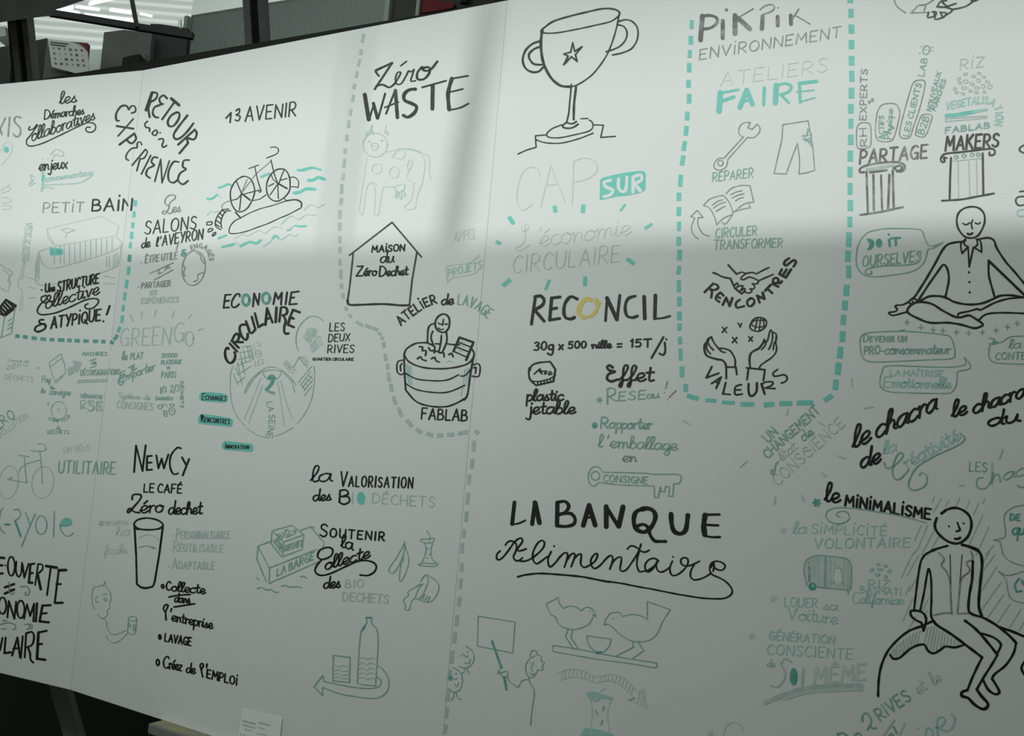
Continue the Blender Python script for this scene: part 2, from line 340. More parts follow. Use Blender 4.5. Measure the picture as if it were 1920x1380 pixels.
GL = {
'A': (7, "-0,0 3.5,10 7,0;-1.2,3.5 5.8,3.5"), 'B': (6, "-0,0 0,10;0,10 3.5,9.8 4.8,7.8 3.5,5.7 .2,5.2;.2,5.2 4.5,5 6,2.8 4.5,.4 0,0"),
'C': (6, "6,8.4 4.2,10 1.6,8.8 0,5 1.2,1.2 3.8,0 6,1.2"), 'D': (6.5, "-0,0 0,10;0,10 3.5,9.5 6.5,6 5.5,2 3,.2 0,0"),
'E': (5.5, "-5.5,10 0,10 0,0 5.5,0;-0,5.2 4.3,5.2"), 'F': (5.5, "-5.5,10 0,10 0,0;-0,5.2 4.2,5.2"),
'G': (6.5, "6,8.8 4,10 1.4,8.6 0,5 1.4,1 3.8,0 6,1.6;-3.6,4.4 6.3,4.4 6.3,0"), 'H': (6.5, "-0,0 0,10;-6.5,0 6.5,10;-0,5 6.5,5"),
'I': (1.2, "-.6,0 .6,10"), 'J': (4.5, "4.5,10 4.5,2.5 3,0 1,.2 0,2"), 'K': (6, "-0,0 0,10;-5.6,10 0,4.4;-1.5,5.8 6,0"), 'L': (5, "-0,10 0,0 5,0"),
'M': (8, "-0,0 .8,10 4,3.5 7.2,10 8,0"), 'N': (6.5, "-0,0 .2,10 6.3,0 6.5,10"), 'O': (7, "3.5,10 .8,8.4 0,5 .9,1.4 3.5,0 6.1,1.5 7,5 6.1,8.5 3.5,10"),
'P': (5.5, "-0,0 0,10;0,10 3.6,10 5.5,7.6 4,5 0,4.4"), 'Q': (7, "3.5,10 .8,8.4 0,5 .9,1.4 3.5,0 6.1,1.5 7,5 6.1,8.5 3.5,10;4,2.5 5.5,.5 7.5,-1.2"),
'R': (6, "-0,0 0,10;0,10 3.6,10 5.5,7.6 4,5 0,4.4;-1.8,4.6 6,0"), 'S': (5.5, "5.3,8.6 3.2,10 .8,8.8 .9,6.4 3,5.2 5.2,3.4 4.8,1 2.6,0 0,1.4"),
'T': (6.5, "-0,10 6.5,10;-3.2,10 3.2,0"), 'U': (6.5, "0,10 .2,3 1.4,.6 3.4,0 5.4,1 6.4,4 6.5,10"), 'V': (6.5, "-0,10 3.2,0 6.5,10"),
'W': (9.5, "-0,10 2.4,0 4.8,7.5 7.2,0 9.5,10"), 'X': (6, "-0,10 6,0;-6,10 0,0"), 'Y': (6, "-0,10 3,5;-6,10 2.2,0"), 'Z': (6, "-0,10 6,10 0,0 6,0"),
'|': (1.2, "-.6,0 .6,8.6;-.7,12 .9,12.6"), '0': (5.4, "2.7,10 .6,8.4 0,5 .7,1.4 2.7,0 4.8,1.5 5.4,5 4.7,8.5 2.7,10"), '1': (2.4, "-0,7.5 2,10 2,0"),
'2': (5.5, "0,8 1.8,10 4.6,9.4 5,7 3,3.6 0,0;-0,0 5.5,0"), '3': (5, ".3,9 2.6,10 4.8,8 2.2,5.4;2.2,5.4 5.2,3.2 3.4,.2 0,.8"), '5': (5.2, "-4.8,10 .8,10 .4,5.8;.4,5.8 3.4,6.2 5.2,3.2 3.4,.2 0,.6"),
'/': (4, "-0,-2 4,11"), '-': (2.6, "-0,3 2.4,3"), '=': (4, "-0,3.5 4,3.5;-0,6.5 4,6.5"), '!': (1.5, "-.8,10 .4,3;-.2,.4 .5,0"), "'": (1, "-.8,10 .2,7.6"), '.': (.8, "-0,.3 .6,0"), '&': (6, "5,8 3.4,9.6 1.6,8.4 3.6,6;3.6,6 .6,4 0,1.4 2,0 4.6,1 6,3.6 4.4,4"),
'a': (5.5, "4.8,4.4 3,5.1 .8,4 .2,1.8 1.6,.1 3.6,1.2 4.7,4.6;4.7,4.8 4.6,1.2 5.5,.3"), 'b': (5, "0,1 2.2,6 2.4,9.4 1.2,9.6 .8,6 .9,.8 2.6,0 4.4,1.8 3.8,4.4 2.2,4.6"),
'c': (4.5, "4.2,4.2 2.6,5 .7,3.8 .2,1.8 1.4,.1 3.2,.2 4.5,1.2"), 'd': (5.8, "4.6,4.2 3,5 .8,4 .2,1.8 1.6,.1 3.6,1.2 4.8,4.6 5.2,10;5.2,10 4.8,1.2 5.8,.3"),
'e': (4.8, "0,1.6 2.6,2.2 4,3.8 3,5 1.2,4.2 .6,1.8 1.8,.1 3.4,.3 4.8,1.4"), 'f': (4, "0,.6 2.4,4 3.8,8.6 2.8,10 1.8,8 1.8,0 1.4,-3.6 .4,-3 1.6,0 4,.8"),
'g': (5.2, "4.6,4.2 2.8,5 .8,3.8 .4,1.8 1.8,.4 3.6,1.6 4.6,4.6;4.6,4.8 4.6,-2 3,-4 1.4,-2.8 3,-.6 5.2,1"), 'h': (5.4, "0,.6 2.2,6 2.6,9.4 1.4,9.6 .8,6 .7,0;.7,0 1.4,3.4 3,4.8 4.2,3.6 4.2,1 5.4,.3"),
'i': (2.6, "0,1 1,5;1,5 .9,1 1.6,.1 2.6,.8;-1.3,7.2 1.6,7.7"), 'j': (3, "2,5 2,-2 1,-4 -.6,-3;-2.1,7.2 2.4,7.7;2,0 3,1"), 'l': (3, "0,1 2.2,5.6 2.8,9.2 1.6,9.8 .8,7 .8,1.6 1.6,.1 3,.8"),
'm': (8, "0,4 .8,5 1,0;1,0 1.6,3.6 3,4.9 3.8,3.4 3.8,0;3.8,0 4.6,3.8 6,4.9 6.7,3.4 6.6,1 8,.5"), 'n': (5.4, "0,4 .8,5 1,0;1,0 1.8,3.8 3.2,4.9 4.2,3.4 4.2,1 5.4,.5"),
'o': (4.8, "2.6,5 .7,4 .2,2 1.2,.2 3,.2 4.3,2 3.9,4.2 2.6,5 3.2,4.2 4.8,4.2"), 'p': (5, "-.6,5 .6,-4;.6,3 2.2,5 4.2,4 4.2,1.6 2.6,0 .8,1"), 'q': (5.4, "4.6,4.2 3,5 .8,4 .2,1.8 1.6,.1 3.6,1.2 4.6,4.6;-4.7,5 4.5,-4;4.5,-.5 5.4,.8"),
'r': (3.9, "0,4 .8,5 .9,0;.9,2.8 1.7,4.5 2.8,5 3.6,4.5"), 's': (4, "0,.8 2.2,5;2.2,5 2.2,3.6 3.4,1.6 2.6,.1 .6,.6;3,.6 4,1"), 't': (3.8, "-1.8,8.6 1.5,2;1.5,2 2,.2 3.8,.8;-.1,5.4 3.6,5.8"),
'u': (5.4, "0,4 .6,5 .6,1.4 1.8,.1 3.4,1.4 4.2,5;4.2,5 4.2,1.2 5.4,.5"), 'v': (4.6, "0,4.4 .8,5 2,0 3.8,4.6 4.6,5"), 'x': (4.6, "-.4,5 4,0;-4.2,5 .2,0"),
'y': (5, "0,4.6 .6,5 .8,1.8 2,.4 4,2.4 4.6,5;4.6,5 4.2,-2 2.6,-4 1.4,-2.6 4.8,.8"), 'z': (4.4, "-.4,4.8 4,4.8 .3,0 4.4,0"), ' ': (5.5, "")}
ACC = {'é': ('e', "-2,6.4 3.8,8.2"), 'è': ('e', "-1.6,8 3.4,6.4"), 'É': ('E', "-2,11.2 4,13.2"), 'È': ('E', "-1.6,13 3.6,11.2"), 'Ê': ('E', "-1.4,11.2 2.8,13 4.2,11.2"), 'Î': ('I', "-0,11.2 .8,12.8 1.8,11.2"), 'à': ('a', "-1.8,8 3.6,6.4")}
for ch, (b_, s_) in ACC.items(): GL[ch] = (GL[b_][0], GL[b_][1] + ';' + s_)

def cat(pts, step):                       # smooth curve through the points
    n = len(pts)
    if n < 3: return pts
    closed = pts[0] == pts[-1] and n > 3; out = []
    for i in range(n - 1):
        p0 = pts[i - 1] if i > 0 else (pts[-2] if closed else pts[0]); p1, p2 = pts[i], pts[i + 1]
        p3 = pts[i + 2] if i + 2 < n else (pts[1] if closed else pts[-1])
        L = math.hypot(p2[0] - p1[0], p2[1] - p1[1]); k = max(1, min(14, int(L / step) + 1))
        for j in range(k):
            t = j / k; t2, t3 = t * t, t * t * t
            out.append(tuple(.5 * (2 * p1[a] + (p2[a] - p0[a]) * t + (2 * p0[a] - 5 * p1[a] + 4 * p2[a] - p3[a]) * t2 + (3 * p1[a] - p0[a] - 3 * p2[a] + p3[a]) * t3) for a in (0, 1)))
    out.append(pts[-1]); return out
class Group:
    def __init__(g, name, label): g.name, g.label, g.parts, g.n, g.k = name, label, {}, 0, 1
    def poly(g, pts, col, face=None):     # one convex or filled outline in photo pixels
        cx = sum(p[0] for p in pts) / len(pts); cy = sum(p[1] for p in pts) / len(pts)
        k = 'A' if cx < seam_x(P0, cy) else ('B' if cx < seam_x(P1, cy) else 'C')
        b = g.parts.setdefault((k, col), ([], [])); off = .0004 + .00012 * LAYER.get(col, 1) + 2e-6 * (g.n % 50)
        i0 = len(b[0]); b[0].extend(hit(x, y, k, off) for x, y in pts)
        for f in (face or [range(len(pts))]): b[1].append([i0 + i for i in f])
    def ribbon(g, pts, wd, col, butt=False, taper=False):
        P = [pts[0]]
        for p in pts[1:]:
            if math.hypot(p[0] - P[-1][0], p[1] - P[-1][1]) > .15: P.append(p)
        if len(P) < 2:
            g.disc(P[0], wd / 2, wd / 2, col); return
        n = len(P); ph = random.uniform(0, 9); Lr = []
        for i in range(n):
            a, b = P[max(0, i - 1)], P[min(n - 1, i + 1)]; dx, dy = b[0] - a[0], b[1] - a[1]; l = math.hypot(dx, dy) or 1
            nx, ny = -dy / l, dx / l
            w_ = wd / 2 * (1 + .09 * math.sin(ph + i * .55) + .10 * (abs(dy) / l - .6))
            if taper: w_ *= .45 + .55 * min(1, 2.2 * min(i, n - 1 - i) / n + .15)
            Lr.append(((P[i][0] + nx * w_, P[i][1] + ny * w_), (P[i][0] - nx * w_, P[i][1] - ny * w_), w_))
        for i in range(n - 1): g.poly([Lr[i][0], Lr[i + 1][0], Lr[i + 1][1], Lr[i][1]], col)
        if not butt:
            for e, (l_, r_, w_), q in ((P[0], Lr[0], P[1]), (P[-1], Lr[-1], P[-2])):
                t0 = math.atan2(l_[1] - e[1], l_[0] - e[0]); out = math.atan2(e[1] - q[1], e[0] - q[0]); sg = 1 if math.sin(out - t0) > 0 else -1
                g.poly([(e[0] + w_ * math.cos(t0 + sg * math.pi * i / 6), e[1] + w_ * math.sin(t0 + sg * math.pi * i / 6)) for i in range(7)], col)
        g.n += 1
    def disc(g, c, rx, ry, col, seg=18, rot=0):
        g.n += 1
        cr, sr = math.cos(rot), math.sin(rot)
        g.poly([(c[0] + rx * math.cos(t) * cr - ry * math.sin(t) * sr, c[1] + rx * math.cos(t) * sr + ry * math.sin(t) * cr) for t in (math.tau * i / seg for i in range(seg))], col)
    def line(g, pts, wd, col, butt=False):
        for i in range(len(pts) - 1):
            g.ribbon([pts[i], pts[i + 1]], wd, col, butt)
    def build(g):
        by = {}
        for (k, col), v in g.parts.items(): by.setdefault(k, []).append((col, v))
        for k, lst in by.items():
            vs, fs, mi, ms = [], [], [], []
            for col, (v, f) in lst:
                o = len(vs); vs += v; fs += [[i + o for i in q] for q in f]; mi += [len(ms)] * len(f); ms.append(INK[col])
            loc = BO[k].location; me = bpy.data.meshes.new(g.name)
            me.from_pydata([tuple(v - loc) for v in vs], [], fs)
            for m in ms: me.materials.append(m)
            me.polygons.foreach_set('material_index', mi)
            n = BOARDS[k][2]; bm = bmesh.new(); bm.from_mesh(me)
            for f in bm.faces:
                if f.normal.dot(n) < 0: f.normal_flip()
            bm.to_mesh(me); bm.free()
            o = bpy.data.objects.new(g.name, me); C.objects.link(o); o.parent = BO[k]; o['label'] = g.label
def interp(path, s):
    for i in range(len(path) - 1):
        l = math.hypot(path[i + 1][0] - path[i][0], path[i + 1][1] - path[i][1])
        if s <= l or i == len(path) - 2:
            t = s / l if l else 0
            return (path[i][0] + (path[i + 1][0] - path[i][0]) * t, path[i][1] + (path[i + 1][1] - path[i][1]) * t), i
        s -= l
def lettering(g, txt, h, path, wd, col, flags):
    h *= .92; wd *= .90
    perp = 'p' in flags; sc = 'sc' in flags; slant = sum(float(f[1:]) for f in flags if f[0] == 'i' and len(f) > 1)
    h1 = next((float(f[1:]) * (g.k) for f in flags if f[0] == 'e'), None)
    if len(path) > 2: path = cat(path, 3)
    L = sum(math.hypot(b[0] - a[0], b[1] - a[1]) for a, b in zip(path, path[1:]))
    items, x = [], 0
    for i, ch in enumerate(txt):
        low = ch.islower(); s = 1.0; c = ch
        if sc and low: c, s = ch.upper(), .70
        if c not in GL: continue
        if items and ch != ' ' and items[-1][3] != ' ':
            x += 0 if (low and not sc and items[-1][3].islower()) else (1.0 if (low and not sc) else 2.6)
        items.append((c, x, s, ch)); x += GL[c][0] * s
    k = L / max(x, .1)
    for c, x0, s, ch in items:
        jit = 1 + random.uniform(-.045, .045)
        w0 = GL[c][0] * s; (cx, cy), seg = interp(path, (x0 + w0 / 2) * k)
        (ax, ay), _ = interp(path, max(0, (x0 + w0 / 2) * k - 6)); (bx, by), _ = interp(path, min(L, (x0 + w0 / 2) * k + 6))
        tx, ty = bx - ax, by - ay; l = math.hypot(tx, ty) or 1; tx /= l; ty /= l
        ux, uy = ty, -tx
        if not perp and abs(ty) < .45: ux, uy = .085 + slant, -1.0
        elif slant: ux, uy = ux + tx * slant, uy + ty * slant
        hh = h if h1 is None else h + (h1 - h) * (x0 + w0 / 2) / x
        v = hh / 10 * s * jit; sp = GL[c][1]
        if not sp: continue
        for st in sp.split(';'):
            straight = st[0] == '-' and st[1] not in ' '
            q = [tuple(map(float, p.split(','))) for p in (st[1:] if straight else st).split()]
            pts = [(cx + tx * (a * s - w0 / 2) * k + ux * b * v, cy + ty * (a * s - w0 / 2) * k + uy * b * v) for a, b in q]
            if straight: g.line(pts, wd, col)
            else: g.ribbon(cat(pts, 1.6), wd, col)
def draw(text):
    g = None; ox = oy = 0; k = 1; col, wd = 'K', 3
    P = lambda s: [(ox + float(a) * k, oy + float(b) * k) for a, b in (p.split(',') for p in s.split())]
    for ln in text.strip().split('\n'):
        ln = ln.strip()
        if not ln: continue
        if ln[0] == '#':
            if g: g.build()
            nm, lb = ln[1:].split('|'); g = Group(nm.strip(), lb.strip())
        elif ln[0] == '@':
            a = ln[1:].split(); ox, oy, k = float(a[0]), float(a[1]), 1 / float(a[2]); g.k = k
        elif ln[0] in INK and len(ln) > 1 and ln[1] == ' ' and len(ln.split()) == 2:
            col = ln[0]; wd = float(ln[2:]) * k
        else:
            for st in ln.split(';'):
                st = st.strip()
                if not st: continue
                if g.name == 'ray_mark' and g.parts: g.build(); g = Group(g.name, g.label); g.k = k
                c0, body = st[0], st[1:].strip()
                if c0 == '"':
                    t, rest = st[1:].split('"'); a = rest.split(); pts = [p for p in a[1:] if ',' in p]; fl = [p for p in a[1:] if ',' not in p]
                    lettering(g, t, float(a[0]) * k, P(' '.join(pts)), wd, col, fl)
                elif c0 == '_': g.line(P(body), wd, col)
                elif c0 == '|': g.line(P(body), wd, col, True)
                elif c0 in 'oO':
                    a = body.split(); c = P(a[0])[0]; rx, ry = (float(v) * k for v in a[1].split(',')); rot = math.radians(float(a[2])) if len(a) > 2 else 0
                    if c0 == 'O': g.disc(c, rx, ry, col, 28, rot)
                    else:
                        n = 20; q = [(c[0] + rx * math.cos(t) * math.cos(rot) - ry * math.sin(t) * math.sin(rot), c[1] + rx * math.cos(t) * math.sin(rot) + ry * math.sin(t) * math.cos(rot)) for t in (math.tau * i / n for i in range(n))]
                        g.ribbon(cat(q + [q[0]], 3), wd, col)
                elif c0 == '.':
                    for c in P(body): g.disc(c, wd * .55, wd * .55, col, 10)
                elif c0 in 'x*+':
                    *cs, r = body.split(); r = float(r) * k
                    for c in P(' '.join(cs)):
                        if g.name == 'ray_mark' and g.parts: g.build(); g = Group(g.name, g.label); g.k = k
                        for ang in ({'x': (.9, 2.3), '+': (.1, 1.67), '*': (.1, 1.15, 2.2)}[c0]):
                            dx, dy = r * math.cos(ang), r * math.sin(ang); g.ribbon([(c[0] - dx, c[1] - dy), (c[0] + dx, c[1] + dy)], wd, col)
                elif c0 == '=':
                    q = P(body[1:]) if body[0] == '_' else cat(P(body) + [P(body)[0]], 3)[:-1]
                    tri = tessellate_polygon([[Vector((x, y, 0)) for x, y in q]]); g.poly(q, col, [list(t) for t in tri])
                else: g.ribbon(cat(P(st), 2.5), wd, col)
    g.build()
